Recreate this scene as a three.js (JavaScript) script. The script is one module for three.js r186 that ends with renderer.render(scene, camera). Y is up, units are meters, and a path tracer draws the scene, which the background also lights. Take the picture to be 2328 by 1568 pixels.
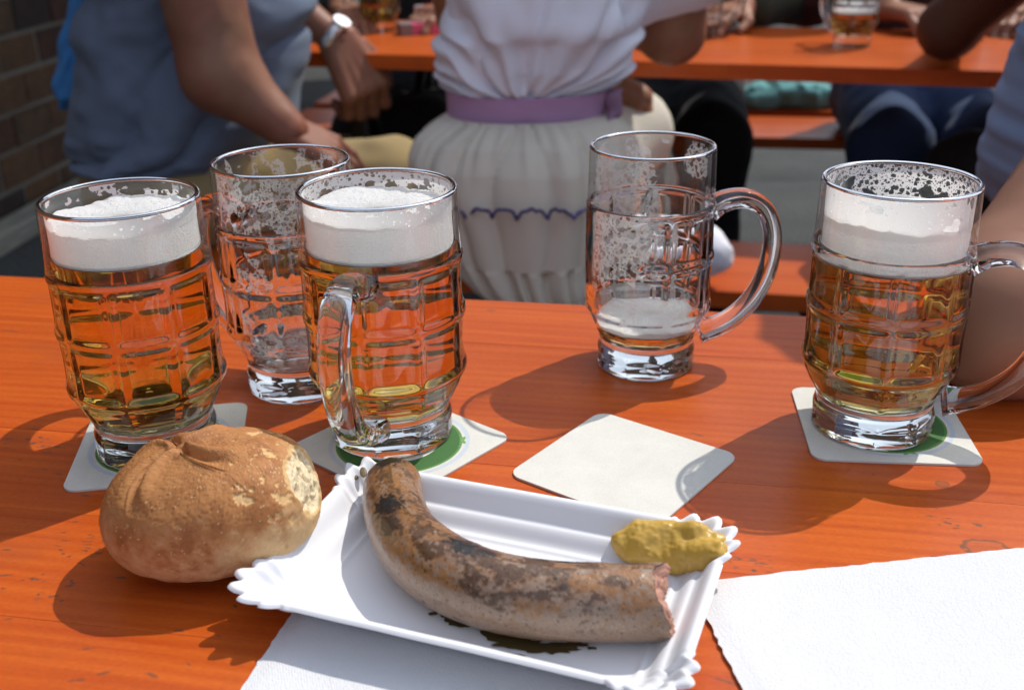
import * as THREE from 'three';
import { mergeGeometries } from 'three/addons/utils/BufferGeometryUtils.js';
import { RoundedBoxGeometry } from 'three/addons/geometries/RoundedBoxGeometry.js';

// ------------------------------------------------------------------ camera, sky, sun, exposure
const TOP = 0.77;                                   // height of the table tops
const EYE = new THREE.Vector3(0, TOP + 0.3051, 0);
const PITCH = THREE.MathUtils.degToRad(23.333), ROLL = THREE.MathUtils.degToRad(-0.956), FOCAL = 2471.55;  // focal length in pixels of a 2328 x 1568 picture
const scene = new THREE.Scene();
const camera = new THREE.PerspectiveCamera(2 * Math.atan(784 / FOCAL) * 180 / Math.PI, 1024 / 689, 0.02, 200);
const FWD = new THREE.Vector3(0, -Math.sin(PITCH), -Math.cos(PITCH));
const RT0 = new THREE.Vector3(1, 0, 0), UP0 = new THREE.Vector3(0, Math.cos(PITCH), -Math.sin(PITCH));
{
  const c = Math.cos(ROLL), s = Math.sin(ROLL);
  const right = RT0.clone().multiplyScalar(c).addScaledVector(UP0, s);
  const up = RT0.clone().multiplyScalar(-s).addScaledVector(UP0, c);
  camera.quaternion.setFromRotationMatrix(new THREE.Matrix4().makeBasis(right, up, FWD.clone().negate()));
  camera.position.copy(EYE);
  camera.focus = 0.58;
  camera.userData.fStop = 9;
}
scene.add(camera);

const SKY_GAIN = 1.9;
const SUN = new THREE.Vector3(0.0852, 0.151, -0.0723).normalize();
{ // a bright hazy summer sky: pale towards the horizon, a wide soft glow round the sun, thin cloud
  const W = 512, H = 256, d = new Float32Array(W * H * 4);
  const wisp = (x, y, z) => { let s = 0, a = 0.5, f = 2.2; for (let i = 0; i < 4; i++) { s += a * Math.sin(f * x + 1.7 * i + 1.3 * Math.sin(f * z * 0.9 + i)) * Math.sin(f * z * 1.1 - i + Math.sin(f * y)); a *= 0.55; f *= 1.9; } return s; };
  for (let j = 0; j < H; j++) for (let i = 0; i < W; i++) {
    const el = ((j + 0.5) / H - 0.5) * Math.PI, ph = ((i + 0.5) / W - 0.5) * 2 * Math.PI, y = Math.sin(el), x = Math.cos(el) * Math.cos(ph), z = Math.cos(el) * Math.sin(ph);
    const h = Math.max(y, 0), k = Math.pow(1 - h, 2.2), c = Math.max(-1, Math.min(1, x * SUN.x + y * SUN.y + z * SUN.z)), g = 0.55 * Math.exp((c - 1) * 14) + 0.12 * Math.exp((c - 1) * 2.5);
    const cl = y > 0 ? 0.16 * Math.max(0, wisp(x / (y + 0.25), y, z / (y + 0.25)) + 0.15) : 0;
    const o = (j * W + i) * 4, low = y < 0 ? 0.55 : 1;
    d[o] = (0.185 + 0.16 * k + g + cl) * low * SKY_GAIN; d[o + 1] = (0.235 + 0.145 * k + g * 0.97 + cl) * low * SKY_GAIN; d[o + 2] = (0.345 + 0.10 * k + g * 0.9 + cl) * low * SKY_GAIN; d[o + 3] = 1;
  }
  const t = new THREE.DataTexture(d, W, H, THREE.RGBAFormat, THREE.FloatType);
  t.mapping = THREE.EquirectangularReflectionMapping; t.magFilter = THREE.LinearFilter; t.minFilter = THREE.LinearFilter; t.needsUpdate = true;
  scene.background = t; scene.environment = t;
}
const sun = new THREE.DirectionalLight(new THREE.Color(1.0, 0.955, 0.88), 3.4);
sun.position.copy(SUN).multiplyScalar(8).add(new THREE.Vector3(0, 0.8, -1.5));
sun.target.position.set(0, 0.8, -1.5);
sun.castShadow = true; sun.shadow.radius = 1;
sun.shadow.mapSize.set(4096, 4096);
Object.assign(sun.shadow.camera, { left: -4, right: 4, top: 4, bottom: -4, near: 0.5, far: 20 });
scene.add(sun, sun.target);
const renderer = new THREE.WebGLRenderer({ antialias: true });
renderer.toneMapping = THREE.LinearToneMapping;
renderer.toneMappingExposure = 0.98;
renderer.shadowMap.enabled = true;
renderer.setSize(1024, 689);

// ------------------------------------------------------------------ helpers
let seed = 12345;
const rnd = () => { seed = (seed * 1664525 + 1013904223) >>> 0; return seed / 4294967296; };
const rr = (a, b) => a + (b - a) * rnd();
const clamp = (x, a = 0, b = 1) => Math.min(b, Math.max(a, x));
const mix = (a, b, t) => a + (b - a) * t;
const sstep = (a, b, x) => { const t = clamp((x - a) / (b - a)); return t * t * (3 - 2 * t); };
const V = (x, y, z) => new THREE.Vector3(x, y, z);
function hash(x, y, z) {
  let h = Math.imul(x | 0, 374761393) ^ Math.imul(y | 0, 668265263) ^ Math.imul(z | 0, 2147483647 ^ 0x5bd1e995);
  h = Math.imul(h ^ (h >>> 13), 1274126177); h ^= h >>> 16;
  return (h >>> 0) / 4294967296;
}
function noise(x, y, z = 0) {                        // value noise, -1 .. 1
  const X = Math.floor(x), Y = Math.floor(y), Z = Math.floor(z);
  let u = x - X, v = y - Y, w = z - Z;
  u = u * u * (3 - 2 * u); v = v * v * (3 - 2 * v); w = w * w * (3 - 2 * w);
  const l = (a, b, t) => a + (b - a) * t;
  const a = l(l(hash(X, Y, Z), hash(X + 1, Y, Z), u), l(hash(X, Y + 1, Z), hash(X + 1, Y + 1, Z), u), v);
  if (w === 0) return a * 2 - 1;
  const b = l(l(hash(X, Y, Z + 1), hash(X + 1, Y, Z + 1), u), l(hash(X, Y + 1, Z + 1), hash(X + 1, Y + 1, Z + 1), u), v);
  return l(a, b, w) * 2 - 1;
}
function fbm(x, y, z = 0, o = 4) { let s = 0, a = 0.5, f = 1; for (let i = 0; i < o; i++) { s += a * noise(x * f + i * 17.3, y * f - i * 9.1, z * f + (z ? i * 5.7 : 0)); a *= 0.5; f *= 2.03; } return s; }
function worley(x, y, z = 0, s = 0) {                // distance to the nearest scattered point, with that cell's hash
  const X = Math.floor(x), Y = Math.floor(y);
  let d = 9, h = 0;
  for (let i = -1; i <= 1; i++) for (let j = -1; j <= 1; j++) {
    const hx = hash(X + i, Y + j, 11 + s), hy = hash(X + i, Y + j, 57 + s);
    const q = Math.hypot(X + i + hx - x, Y + j + hy - y);
    if (q < d) { d = q; h = hash(X + i, Y + j, 91 + s); }
  }
  return [d, h];
}
// a pixel of the 2328 x 1568 picture -> direction, point at a height, point at a depth
function pixelRay(px, py) {
  const dx = px - 1164, dy = py - 784, c = Math.cos(ROLL), s = Math.sin(ROLL);
  const a = c * dx + s * dy, b = -s * dx + c * dy;
  return RT0.clone().multiplyScalar(a / FOCAL).addScaledVector(UP0, -b / FOCAL).add(FWD);
}
const onHeight = (px, py, y) => { const d = pixelRay(px, py); return EYE.clone().addScaledVector(d, (y - EYE.y) / d.y); };
const atDepth = (px, py, z) => { const d = pixelRay(px, py); return EYE.clone().addScaledVector(d, z / d.z); };

const used = {};
const numbered = (n) => { const k = used[n] = (used[n] ?? -1) + 1; return k ? `${n}_${String(k).padStart(3, '0')}` : n; };
function shade(o) { o.traverse((m) => { if (m.isMesh) { m.castShadow = true; m.receiveShadow = true; } }); return o; }
function thing(name, label, category, pos = [0, 0, 0], turn = 0, group) {
  const o = new THREE.Group(); o.name = numbered(name); o.position.set(...pos); o.rotation.y = turn;
  o.userData = { label, category }; if (group) o.userData.group = group;
  scene.add(o); return o;
}
function part(name, geo, mat, parent, label) {
  const m = new THREE.Mesh(geo, mat); m.name = name; m.castShadow = m.receiveShadow = true;
  if (label) m.userData.label = label;
  parent.add(m); return m;
}
function single(name, geo, mat, label, category, pos = [0, 0, 0], turn = 0, group) {
  const m = new THREE.Mesh(geo, mat); m.name = numbered(name); m.castShadow = m.receiveShadow = true;
  m.position.set(...pos); m.rotation.y = turn; m.userData = { label, category }; if (group) m.userData.group = group;
  scene.add(m); return m;
}
function struct(name, geo, mat) { const m = new THREE.Mesh(geo, mat); m.name = name; m.userData = { kind: 'structure' }; m.castShadow = m.receiveShadow = true; scene.add(m); return m; }
const rgb = (r, g, b) => new THREE.Color().setRGB(r, g, b);
const std = (c, roughness = 0.8, more = {}) => new THREE.MeshStandardMaterial({ color: c, roughness, ...more });
const phys = (c, roughness = 0.8, more = {}) => new THREE.MeshPhysicalMaterial({ color: c, roughness, ...more });

function grid(nu, nv, f, closeU = false) {           // f(u, v, out) fills out.p, optionally out.c, uv = u, v
  const pos = [], col = [], uv = [], idx = [], o = { p: V(0, 0, 0), c: null };
  for (let j = 0; j <= nv; j++) for (let i = 0; i <= nu; i++) {
    o.c = null; f(closeU && i === nu ? 0 : i / nu, j / nv, o);
    pos.push(o.p.x, o.p.y, o.p.z); uv.push(i / nu, j / nv); if (o.c) col.push(...o.c);
  }
  for (let j = 0; j < nv; j++) for (let i = 0; i < nu; i++) {
    const a = j * (nu + 1) + i, b = a + 1, c = a + nu + 1, d = c + 1;
    idx.push(a, b, d, a, d, c);
  }
  const g = new THREE.BufferGeometry();
  g.setAttribute('position', new THREE.Float32BufferAttribute(pos, 3));
  g.setAttribute('uv', new THREE.Float32BufferAttribute(uv, 2));
  if (col.length) g.setAttribute('color', new THREE.Float32BufferAttribute(col, 3));
  g.setIndex(idx); g.computeVertexNormals();
  if (closeU) {                                      // one normal across the seam
    const n = g.attributes.normal;
    for (let j = 0; j <= nv; j++) {
      const a = j * (nu + 1), b = a + nu, x = n.getX(a) + n.getX(b), y = n.getY(a) + n.getY(b), z = n.getZ(a) + n.getZ(b), l = Math.hypot(x, y, z) || 1;
      n.setXYZ(a, x / l, y / l, z / l); n.setXYZ(b, x / l, y / l, z / l);
    }
  }
  return g;
}
function surfaceNets(sdf, lo, hi, cell) {            // meshes the zero level of a distance field
  const n = [0, 1, 2].map((k) => Math.max(2, Math.ceil((hi[k] - lo[k]) / cell) + 1)), [nx, ny, nz] = n;
  const val = new Float32Array(nx * ny * nz), at = (i, j, k) => (k * ny + j) * nx + i;
  for (let k = 0; k < nz; k++) for (let j = 0; j < ny; j++) for (let i = 0; i < nx; i++) val[at(i, j, k)] = sdf(lo[0] + i * cell, lo[1] + j * cell, lo[2] + k * cell);
  const vid = new Int32Array(nx * ny * nz).fill(-1), pos = [];
  for (let k = 0; k < nz - 1; k++) for (let j = 0; j < ny - 1; j++) for (let i = 0; i < nx - 1; i++) {
    let m = 0, x = 0, y = 0, z = 0, cnt = 0; const c = [];
    for (let q = 0; q < 8; q++) { const v = val[at(i + (q & 1), j + (q >> 1 & 1), k + (q >> 2))]; c.push(v); if (v < 0) m++; }
    if (!m || m === 8) continue;
    for (let q = 0; q < 8; q++) for (const b of [1, 2, 4]) {
      if (q & b) continue; const s = q | b; if ((c[q] < 0) === (c[s] < 0)) continue;
      const t = c[q] / (c[q] - c[s]); x += (q & 1) + (b === 1 ? t : 0); y += (q >> 1 & 1) + (b === 2 ? t : 0); z += (q >> 2) + (b === 4 ? t : 0); cnt++;
    }
    vid[at(i, j, k)] = pos.length / 3; pos.push(lo[0] + (i + x / cnt) * cell, lo[1] + (j + y / cnt) * cell, lo[2] + (k + z / cnt) * cell);
  }
  const idx = [], quad = (a, b, c, d, flip) => { if (Math.min(a, b, c, d) < 0) return; flip ? idx.push(a, c, b, a, d, c) : idx.push(a, b, c, a, c, d); };
  for (let k = 1; k < nz - 1; k++) for (let j = 1; j < ny - 1; j++) for (let i = 1; i < nx - 1; i++) {
    const v = val[at(i, j, k)] < 0;
    if (v !== (val[at(i + 1, j, k)] < 0)) quad(vid[at(i, j - 1, k - 1)], vid[at(i, j, k - 1)], vid[at(i, j, k)], vid[at(i, j - 1, k)], !v);
    if (v !== (val[at(i, j + 1, k)] < 0)) quad(vid[at(i - 1, j, k - 1)], vid[at(i - 1, j, k)], vid[at(i, j, k)], vid[at(i, j, k - 1)], !v);
    if (v !== (val[at(i, j, k + 1)] < 0)) quad(vid[at(i - 1, j - 1, k)], vid[at(i, j - 1, k)], vid[at(i, j, k)], vid[at(i - 1, j, k)], !v);
  }
  const nor = new Float32Array(pos.length), e = cell * 0.5;
  for (let q = 0; q < pos.length; q += 3) {
    const [x, y, z] = [pos[q], pos[q + 1], pos[q + 2]];
    const gx = sdf(x + e, y, z) - sdf(x - e, y, z), gy = sdf(x, y + e, z) - sdf(x, y - e, z), gz = sdf(x, y, z + e) - sdf(x, y, z - e), l = Math.hypot(gx, gy, gz) || 1;
    nor[q] = gx / l; nor[q + 1] = gy / l; nor[q + 2] = gz / l;
  }
  const g = new THREE.BufferGeometry();
  g.setAttribute('position', new THREE.Float32BufferAttribute(pos, 3));
  g.setAttribute('normal', new THREE.BufferAttribute(nor, 3));
  g.setIndex(idx); return g;
}
const smin = (a, b, k) => { const h = Math.max(k - Math.abs(a - b), 0) / k; return Math.min(a, b) - h * h * k * 0.25; };
function bones(list, k = 0.03) {                     // list of [ax, ay, az, ra, bx, by, bz, rb]
  const L = list.map((c) => { const [ax, ay, az, ra, bx, by, bz, rb] = c, dx = bx - ax, dy = by - ay, dz = bz - az; return [ax, ay, az, ra, dx, dy, dz, rb - ra, 1 / (dx * dx + dy * dy + dz * dz || 1e-9)]; });
  return (x, y, z) => {
    let d = 1e3;
    for (const [ax, ay, az, ra, dx, dy, dz, dr, il] of L) {
      const px = x - ax, py = y - ay, pz = z - az; let h = (px * dx + py * dy + pz * dz) * il; h = h < 0 ? 0 : h > 1 ? 1 : h;
      const qx = px - dx * h, qy = py - dy * h, qz = pz - dz * h; d = smin(d, Math.sqrt(qx * qx + qy * qy + qz * qz) - ra - dr * h, k);
    }
    return d;
  };
}
function boneMesh(list, cell, k, bump) {
  const lo = [1e9, 1e9, 1e9], hi = [-1e9, -1e9, -1e9];
  for (const c of list) for (const [o, r] of [[0, 3], [4, 7]]) for (let q = 0; q < 3; q++) { lo[q] = Math.min(lo[q], c[o + q] - c[r] - 3 * cell); hi[q] = Math.max(hi[q], c[o + q] + c[r] + 3 * cell); }
  const f = bones(list, k);
  return surfaceNets(bump ? (x, y, z) => f(x, y, z) + bump(x, y, z) : f, lo, hi, cell);
}
function sweep(pts, section, n = 40) {               // section(t) -> [[a, b], ...] closed loop across the path; capped ends
  const curve = new THREE.CatmullRomCurve3(pts), P = [], I = [], k = section(0).length;
  const ref = new THREE.Vector3(), nrm = pts[1].clone().sub(pts[0]).cross(pts[pts.length - 1].clone().sub(pts[0])).normalize();
  for (let i = 0; i <= n; i++) {
    const t = i / n, p = curve.getPoint(t), tan = curve.getTangent(t);
    ref.copy(nrm).addScaledVector(tan, -nrm.dot(tan)).normalize();
    const b = tan.clone().cross(ref).normalize();
    for (const [u, v] of section(t)) P.push(p.x + ref.x * u + b.x * v, p.y + ref.y * u + b.y * v, p.z + ref.z * u + b.z * v);
  }
  for (let i = 0; i < n; i++) for (let j = 0; j < k; j++) { const a = i * k + j, b = i * k + (j + 1) % k, c = a + k, d = b + k; I.push(a, b, d, a, d, c); }
  for (const [i, f] of [[0, 1], [n, 0]]) { const c = P.length / 3, q = curve.getPoint(i / n); P.push(q.x, q.y, q.z); for (let j = 0; j < k; j++) { const a = i * k + j, b = i * k + (j + 1) % k; f ? I.push(c, b, a) : I.push(c, a, b); } }
  const g = new THREE.BufferGeometry();
  g.setAttribute('position', new THREE.Float32BufferAttribute(P, 3)); g.setIndex(I); g.computeVertexNormals(); return g;
}
function bar(a, b, w, h = w) {                       // a straight box-section bar between two points
  const d = b.clone().sub(a), g = new RoundedBoxGeometry(w, d.length(), h, 1, Math.min(w, h) * 0.15);
  g.applyQuaternion(new THREE.Quaternion().setFromUnitVectors(V(0, 1, 0), d.clone().normalize()));
  const m = a.clone().add(b).multiplyScalar(0.5); g.translate(m.x, m.y, m.z); return g;
}
function pixels(w, h, f, srgb = false) {             // f(x, y) -> [r, g, b] 0..1
  const d = new Uint8Array(w * h * 4);
  for (let y = 0, k = 0; y < h; y++) for (let x = 0; x < w; x++, k += 4) { const c = f(x, y); d[k] = clamp(c[0]) * 255; d[k + 1] = clamp(c[1]) * 255; d[k + 2] = clamp(c[2]) * 255; d[k + 3] = 255; }
  const t = new THREE.DataTexture(d, w, h); t.magFilter = THREE.LinearFilter; t.minFilter = THREE.LinearFilter; t.wrapS = t.wrapT = THREE.RepeatWrapping;
  if (srgb) t.colorSpace = THREE.SRGBColorSpace; t.needsUpdate = true; return t;
}

// ------------------------------------------------------------------ setting: ground, brick wall
{
  const tex = pixels(1024, 1024, (x, y) => {
    const g = 0.5 + 0.28 * fbm(x / 90, y / 90, 3.1, 5) + 0.22 * noise(x / 2.1, y / 2.1) * hash(x, y, 5);
    return [g, g * 1.0, g * 0.97];
  });
  tex.repeat.set(20, 20);
  const bump = pixels(512, 512, (x, y) => { const g = 1 - worley(x / 7, y / 7)[0]; return [g, g, g]; });
  bump.repeat.set(60, 60);
  const g = new THREE.PlaneGeometry(60, 60); g.rotateX(-Math.PI / 2);
  struct('ground', g, std(rgb(0.095, 0.10, 0.10), 0.92, { map: tex, bumpMap: bump, bumpScale: 0.004 })).position.set(0, 0, -10);
}
const brickMats = [[0.105, 0.046, 0.02], [0.075, 0.03, 0.015], [0.13, 0.064, 0.026], [0.045, 0.024, 0.017], [0.10, 0.055, 0.024]].map(([r, g, b]) => {
  const o = rr(0, 50);
  return std(rgb(1, 1, 1), 0.95, { map: pixels(128, 64, (x, y) => { const n = 1 + 0.55 * fbm(x / 22 + o, y / 22, 1.7, 5) - 0.5 * (worley(x / 9 + o, y / 9)[0] < 0.22 ? 1 : 0); return [Math.sqrt(r * n), Math.sqrt(g * n), Math.sqrt(b * n)]; }, true) });
});
{
  // a long, storey-high wall; only the courses in view are built brick by brick, the rest is one mass of the same bricks
  const turn = Math.PI / 2 - 0.105, w = thing('brick_wall', 'dark brown brick wall behind the man in the grey sleeveless shirt', 'wall', [-1.965, 0, -3.2], turn);
  const CH = 0.122, BL = 0.255, D = 0.24, LEN = 14, ROWS = 9, X0 = -22, X1 = 18, ALL = 28;
  part('mortar', new THREE.BoxGeometry((X1 - X0) * BL, ALL * CH, D - 0.02).translate((X0 + X1) / 2 * BL, ALL * CH / 2, D / 2), std(rgb(0.17, 0.155, 0.125), 1), w);
  const geos = [0, 1, 2].map((k) => {
    const g = new RoundedBoxGeometry(BL - 0.014, CH - 0.014, D, 2, 0.006), p = g.attributes.position;
    for (let i = 0; i < p.count; i++) p.setXYZ(i, p.getX(i) + 0.003 * noise(p.getX(i) * 30 + k * 9, p.getY(i) * 40), p.getY(i) + 0.003 * noise(p.getX(i) * 25, p.getY(i) * 30 + k * 5), p.getZ(i));
    g.computeVertexNormals(); return g;
  });
  const simple = new THREE.BoxGeometry(BL - 0.014, CH - 0.014, D), rest = brickMats.map(() => []);
  for (let r = 0; r < ALL; r++) for (let c = X0; c < X1; c++) {
    const x = (c + 0.5 + (r % 2) * 0.5) * BL, y = (r + 0.5) * CH, z = D / 2 + rr(-0.003, 0.005) - 0.004, k = Math.floor(rnd() * 5);
    if (c === X1 - 1 && r % 2) continue;
    if (r < ROWS && c >= 0 && c < LEN) part('brick', geos[Math.floor(rnd() * 3)], brickMats[k], w).position.set(x, y, z);
    else rest[k].push(simple.clone().translate(x, y, z));
  }
  rest.forEach((l, k) => { part('far_courses', mergeGeometries(l), brickMats[k], w).userData.kind = 'stuff'; });
  // low kerb stone along the foot of the wall
  const k = thing('kerb', 'pale low concrete kerb along the foot of the brick wall', 'kerb', [-1.965, 0, -3.2], Math.PI / 2 - 0.105);
  const stones = std(rgb(0.32, 0.31, 0.26), 0.95, { map: pixels(128, 128, (x, y) => { const n = 0.8 + 0.35 * fbm(x / 14, y / 14, 2.2, 5); return [n, n, n * 0.97]; }) });
  for (let i = 0; i < 5; i++) part('kerb_stone', new RoundedBoxGeometry(0.7, 0.07, 0.1, 2, 0.012), stones, k).position.set(0.36 + i * 0.712, 0.035, D + 0.075);
}

// ------------------------------------------------------------------ beer-garden tables and benches
const TURN = -Math.atan(0.186);                      // the near table runs along (1, 0.186)
const FAR_EDGE = V(0, TOP, -0.793);
const toTable = (p) => { const d = p.clone().sub(FAR_EDGE); return [d.x * Math.cos(TURN) - d.z * Math.sin(TURN), d.x * Math.sin(TURN) + d.z * Math.cos(TURN)]; };
const knots = [[2142, 1100, 0.0035, 0.0035], [2245, 1245, 0.0115, 0.0075], [620, 705, 0.003, 0.002], [1115, 705, 0.003, 0.002]].map(([x, y, a, b]) => [...toTable(onHeight(x, y, TOP)), a, b]);
const scuffs = [];
for (let i = 0; i < 330; i++) {
  const left = rnd() < 0.55, x = left ? rr(-0.36, -0.05) : rr(-0.6, 0.6), z = left ? rr(0.22, 0.5) : rr(0.03, 0.6);
  scuffs.push([x, z, rr(0.0007, 0.0048) * (rnd() < 0.12 ? 2 : 1), rr(0.0004, 0.0011), rr(-0.5, 0.5), rr(0.3, 0.9)]);
}
for (const [px, py, n, sp] of [[1700, 1275, 26, 0.016], [190, 1240, 22, 0.02], [90, 1330, 20, 0.02], [60, 1010, 14, 0.018], [1280, 1110, 10, 0.012], [900, 1500, 8, 0.014], [2200, 1180, 12, 0.02]]) {
  const [x, z] = toTable(onHeight(px, py, TOP));
  for (let i = 0; i < n; i++) scuffs.push([x + rr(-1, 1) * sp, z + rr(-1, 1) * sp * 0.5, rr(0.0006, 0.0035), rr(0.0004, 0.0012), rr(-0.4, 0.4), rr(0.35, 0.95)]);
}
const TW = 1.24, TH = 0.62, PX = 2048, PY = 1024;
const scuffMap = new Float32Array(PX * PY);
for (const [x, z, a, b, t, s] of scuffs) {
  const R = Math.max(a, b) * 1.4, c = Math.cos(t), q = Math.sin(t);
  for (let j = Math.floor((z - R) / TH * PY); j <= (z + R) / TH * PY; j++) for (let i = Math.floor((x - R + TW / 2) / TW * PX); i <= (x + R + TW / 2) / TW * PX; i++) {
    if (i < 0 || j < 0 || i >= PX || j >= PY) continue;
    const dx = i / PX * TW - TW / 2 - x, dz = j / PY * TH - z, u = (dx * c + dz * q) / a, v = (-dx * q + dz * c) / b;
    const e = u * u + v * v + 0.7 * noise(i / 1.7, j / 1.7);
    if (e < 1) scuffMap[j * PX + i] = Math.max(scuffMap[j * PX + i], s * clamp(1.4 * (1 - e)));
  }
}
const PLANK = 0.0845;
function paint(x, z) {                               // orange varnish over pine: linear colour at a place of the near table
  const k = Math.floor(z / PLANK), o = hash(k, 3, 7) * 40;
  const wob = 0.012 * fbm(x * 2.4 + o, k * 3.7, 0.4, 2);
  const zz = z + wob;
  let g = 0.5 + 0.55 * fbm(x * 3.2 + o, zz * 150 + o, 0, 4) + 0.25 * noise(x * 22, zz * 700 + o);
  const ring = Math.sin((zz * 95 + 2.2 * fbm(x * 1.7 + o, zz * 12, 0, 3)) * 6.28);
  g = clamp(g * 0.72 + 0.16 * ring + 0.14 + 0.3 * fbm(x * 7, z * 9 + o, 0.8, 3));
  const tone = 0.94 + 0.14 * hash(k, 8, 2);
  let c = [mix(0.43, 0.57, g) * tone, mix(0.062, 0.114, g) * tone, mix(0.0075, 0.0135, g)];
  const fl = 0.5 + 0.5 * noise(x * 620, z * 950);
  c = c.map((q) => q * (0.93 + 0.14 * fl));
  const dirt = sstep(0.25, 0.6, fbm(x * 16 + 4, z * 26, 1.3, 4)) * 0.3;
  c = [mix(c[0], 0.30, dirt), mix(c[1], 0.07, dirt), mix(c[2], 0.025, dirt)];
  for (const [kx, kz, a, b] of knots) {
    const u = (x - kx) / a, v = (z - kz) / b, d = Math.hypot(u, v) + 0.16 * noise(x * 400, z * 400);
    if (d < 1.12) { const edge = sstep(0.72, 0.92, d) * (1 - sstep(0.98, 1.12, d)), fill = a < 0.006 ? 0.55 : 0.16; const s = Math.max(edge * 0.75, d < 0.85 ? fill * (0.6 + 0.4 * noise(x * 900, z * 900)) : 0); c = [mix(c[0], 0.09, s), mix(c[1], 0.06, s), mix(c[2], 0.04, s)]; }
  }
  return c;
}
const enc = (c) => c.map((q) => q <= 0.0031308 ? q * 12.92 : 1.055 * Math.pow(q, 1 / 2.4) - 0.055);
const paintTex = pixels(PX, PY, (i, j) => {
  let c = paint(i / PX * TW - TW / 2, j / PY * TH);
  const s = scuffMap[j * PX + i]; if (s) c = [mix(c[0], 0.085, s), mix(c[1], 0.062, s), mix(c[2], 0.045, s)];
  return enc(c);
}, true);
const grainBump = pixels(1024, 512, (i, j) => { const x = i / 1024 * TW, z = j / 512 * TH; const g = 0.5 + 0.5 * fbm(x * 9, z * 260, 0, 3) + 0.2 * noise(x * 60, z * 60); return [g, g, g]; });
const varnish = phys(rgb(1, 1, 1), 0.33, { map: paintTex, bumpMap: grainBump, bumpScale: 0.00012, specularIntensity: 0.6 });
const steel = std(rgb(0.012, 0.012, 0.013), 0.45, { metalness: 0.3 });
const screwMat = std(rgb(0.16, 0.15, 0.14), 0.45, { metalness: 0.7 });

function plank(len, wid, thick, u0, v0) {            // uv in the paint's metres
  const g = new RoundedBoxGeometry(len, thick, wid, 2, 0.0003), p = g.attributes.position, uv = g.attributes.uv;
  for (let i = 0; i < p.count; i++) uv.setXY(i, (p.getX(i) + u0) / TW + 0.5, (p.getZ(i) + v0 + (p.getY(i) < -thick / 4 ? 0.004 : 0)) / TH);
  return g;
}
function tableFrame(t, x, depth, sgn) {              // one folding leg frame of black angle iron, each leg a part
  const zf = 0.05, zn = depth - 0.05, y1 = TOP - 0.03;
  for (const z of [zf, zn]) part('leg', bar(V(x, 0, z), V(x, y1, z), 0.03), steel, t);
  part('foot_rail', bar(V(x, 0.12, zf), V(x, 0.12, zn), 0.025), steel, t);
  part('top_rail', bar(V(x, y1 - 0.012, zf), V(x, y1 - 0.012, zn), 0.025), steel, t);
  part('brace', bar(V(x, 0.14, (zf + zn) / 2), V(x - sgn * 0.42, y1 - 0.01, (zf + zn) / 2), 0.022, 0.012), steel, t);
  part('brace', bar(V(x, 0.14, zf + 0.03), V(x, y1 - 0.05, zn - 0.03), 0.02, 0.012), steel, t);
  part('brace', bar(V(x + 0.002, y1 - 0.05, zf + 0.03), V(x + 0.002, 0.14, zn - 0.03), 0.02, 0.012), steel, t);
}
function beerTable(label, pos, turn, x0, x1, planks, uOff, vOff) {
  const t = thing('beer_table', label, 'table', [pos.x, 0, pos.z], turn, 'orange beer tables');
  const L = x1 - x0;
  for (let k = 0; k < planks; k++) {
    const z = (k + 0.5) * PLANK;
    part('plank', plank(L, PLANK - (k % 3 === 0 ? 0.0003 : 0.00006), 0.027, (x0 + x1) / 2 + uOff, z + vOff), varnish, t).position.set((x0 + x1) / 2, TOP - 0.0135 - (k % 2) * 0.00005, z);
  }
  const D = planks * PLANK;
  for (const x of [x0 + 0.12, x1 - 0.12]) {
    part('batten', new RoundedBoxGeometry(0.08, 0.025, D - 0.08, 1, 0.003), varnish, t).position.set(x, TOP - 0.0405, D / 2);
    tableFrame(t, x, D, x < 0 ? -1 : 1);
  }
  return t;
}
beerTable('orange plank beer table with the beer mugs, bread roll and sausage on it', FAR_EDGE, TURN, -1.1, 1.1, 7, 0, 0);
const BACK_TURN = -Math.atan(0.286), BACK_EDGE = onHeight(1245, 134, TOP);
// the back table's far edge is the group's origin line; its near edge lies 0.507 m towards us
const backPos = BACK_EDGE.clone().add(V(-Math.sin(BACK_TURN) * 0.507, 0, -Math.cos(BACK_TURN) * 0.507));
const backTable = beerTable('orange beer table in front of the woman in the white blouse', backPos, BACK_TURN, -0.52, 1.68, 6, 0.3, 0.1);

function beerBench(label, mid, turn, x0, x1) {       // mid: a point of the seat's middle line
  const b = thing('beer_bench', label, 'bench', [mid.x, 0, mid.z], turn, 'orange beer benches');
  for (const k of [-1, 0, 1]) part('seat_board', plank(x1 - x0, 0.0845, 0.027, (x0 + x1) / 2 + k * 0.2, 0.3 + k * 0.09), varnish, b).position.set((x0 + x1) / 2, 0.48 - 0.0135, k * 0.0855);
  for (const x of [x0 + 0.25, x1 - 0.25]) {
    for (const z of [-0.1, 0.1]) part('leg', bar(V(x, 0, z), V(x, 0.452, z), 0.028), steel, b);
    part('foot_rail', bar(V(x, 0.1, -0.1), V(x, 0.1, 0.1), 0.024), steel, b);
    part('brace', bar(V(x, 0.12, 0), V(x + (x < 0 ? 0.3 : -0.3), 0.448, 0), 0.02, 0.012), steel, b);
  }
  return b;
}
const BT = -Math.atan(0.21);
beerBench('orange bench under the woman in the white blouse', V(0.38, 0, -1.695), BT, -1.16, 0.62);
beerBench('orange bench on the far side of the back table', V(0.74, 0, -2.74), -Math.atan(0.17), -1.35, 0.85);
beerBench('orange bench standing back to back behind the far bench', V(0.84, 0, -3.06), -Math.atan(0.17), -1.4, 0.8);
beerBench('orange bench hidden along the far side of the near table', V(0.5, 0, -0.93), TURN, -0.9, 0.9);

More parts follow.
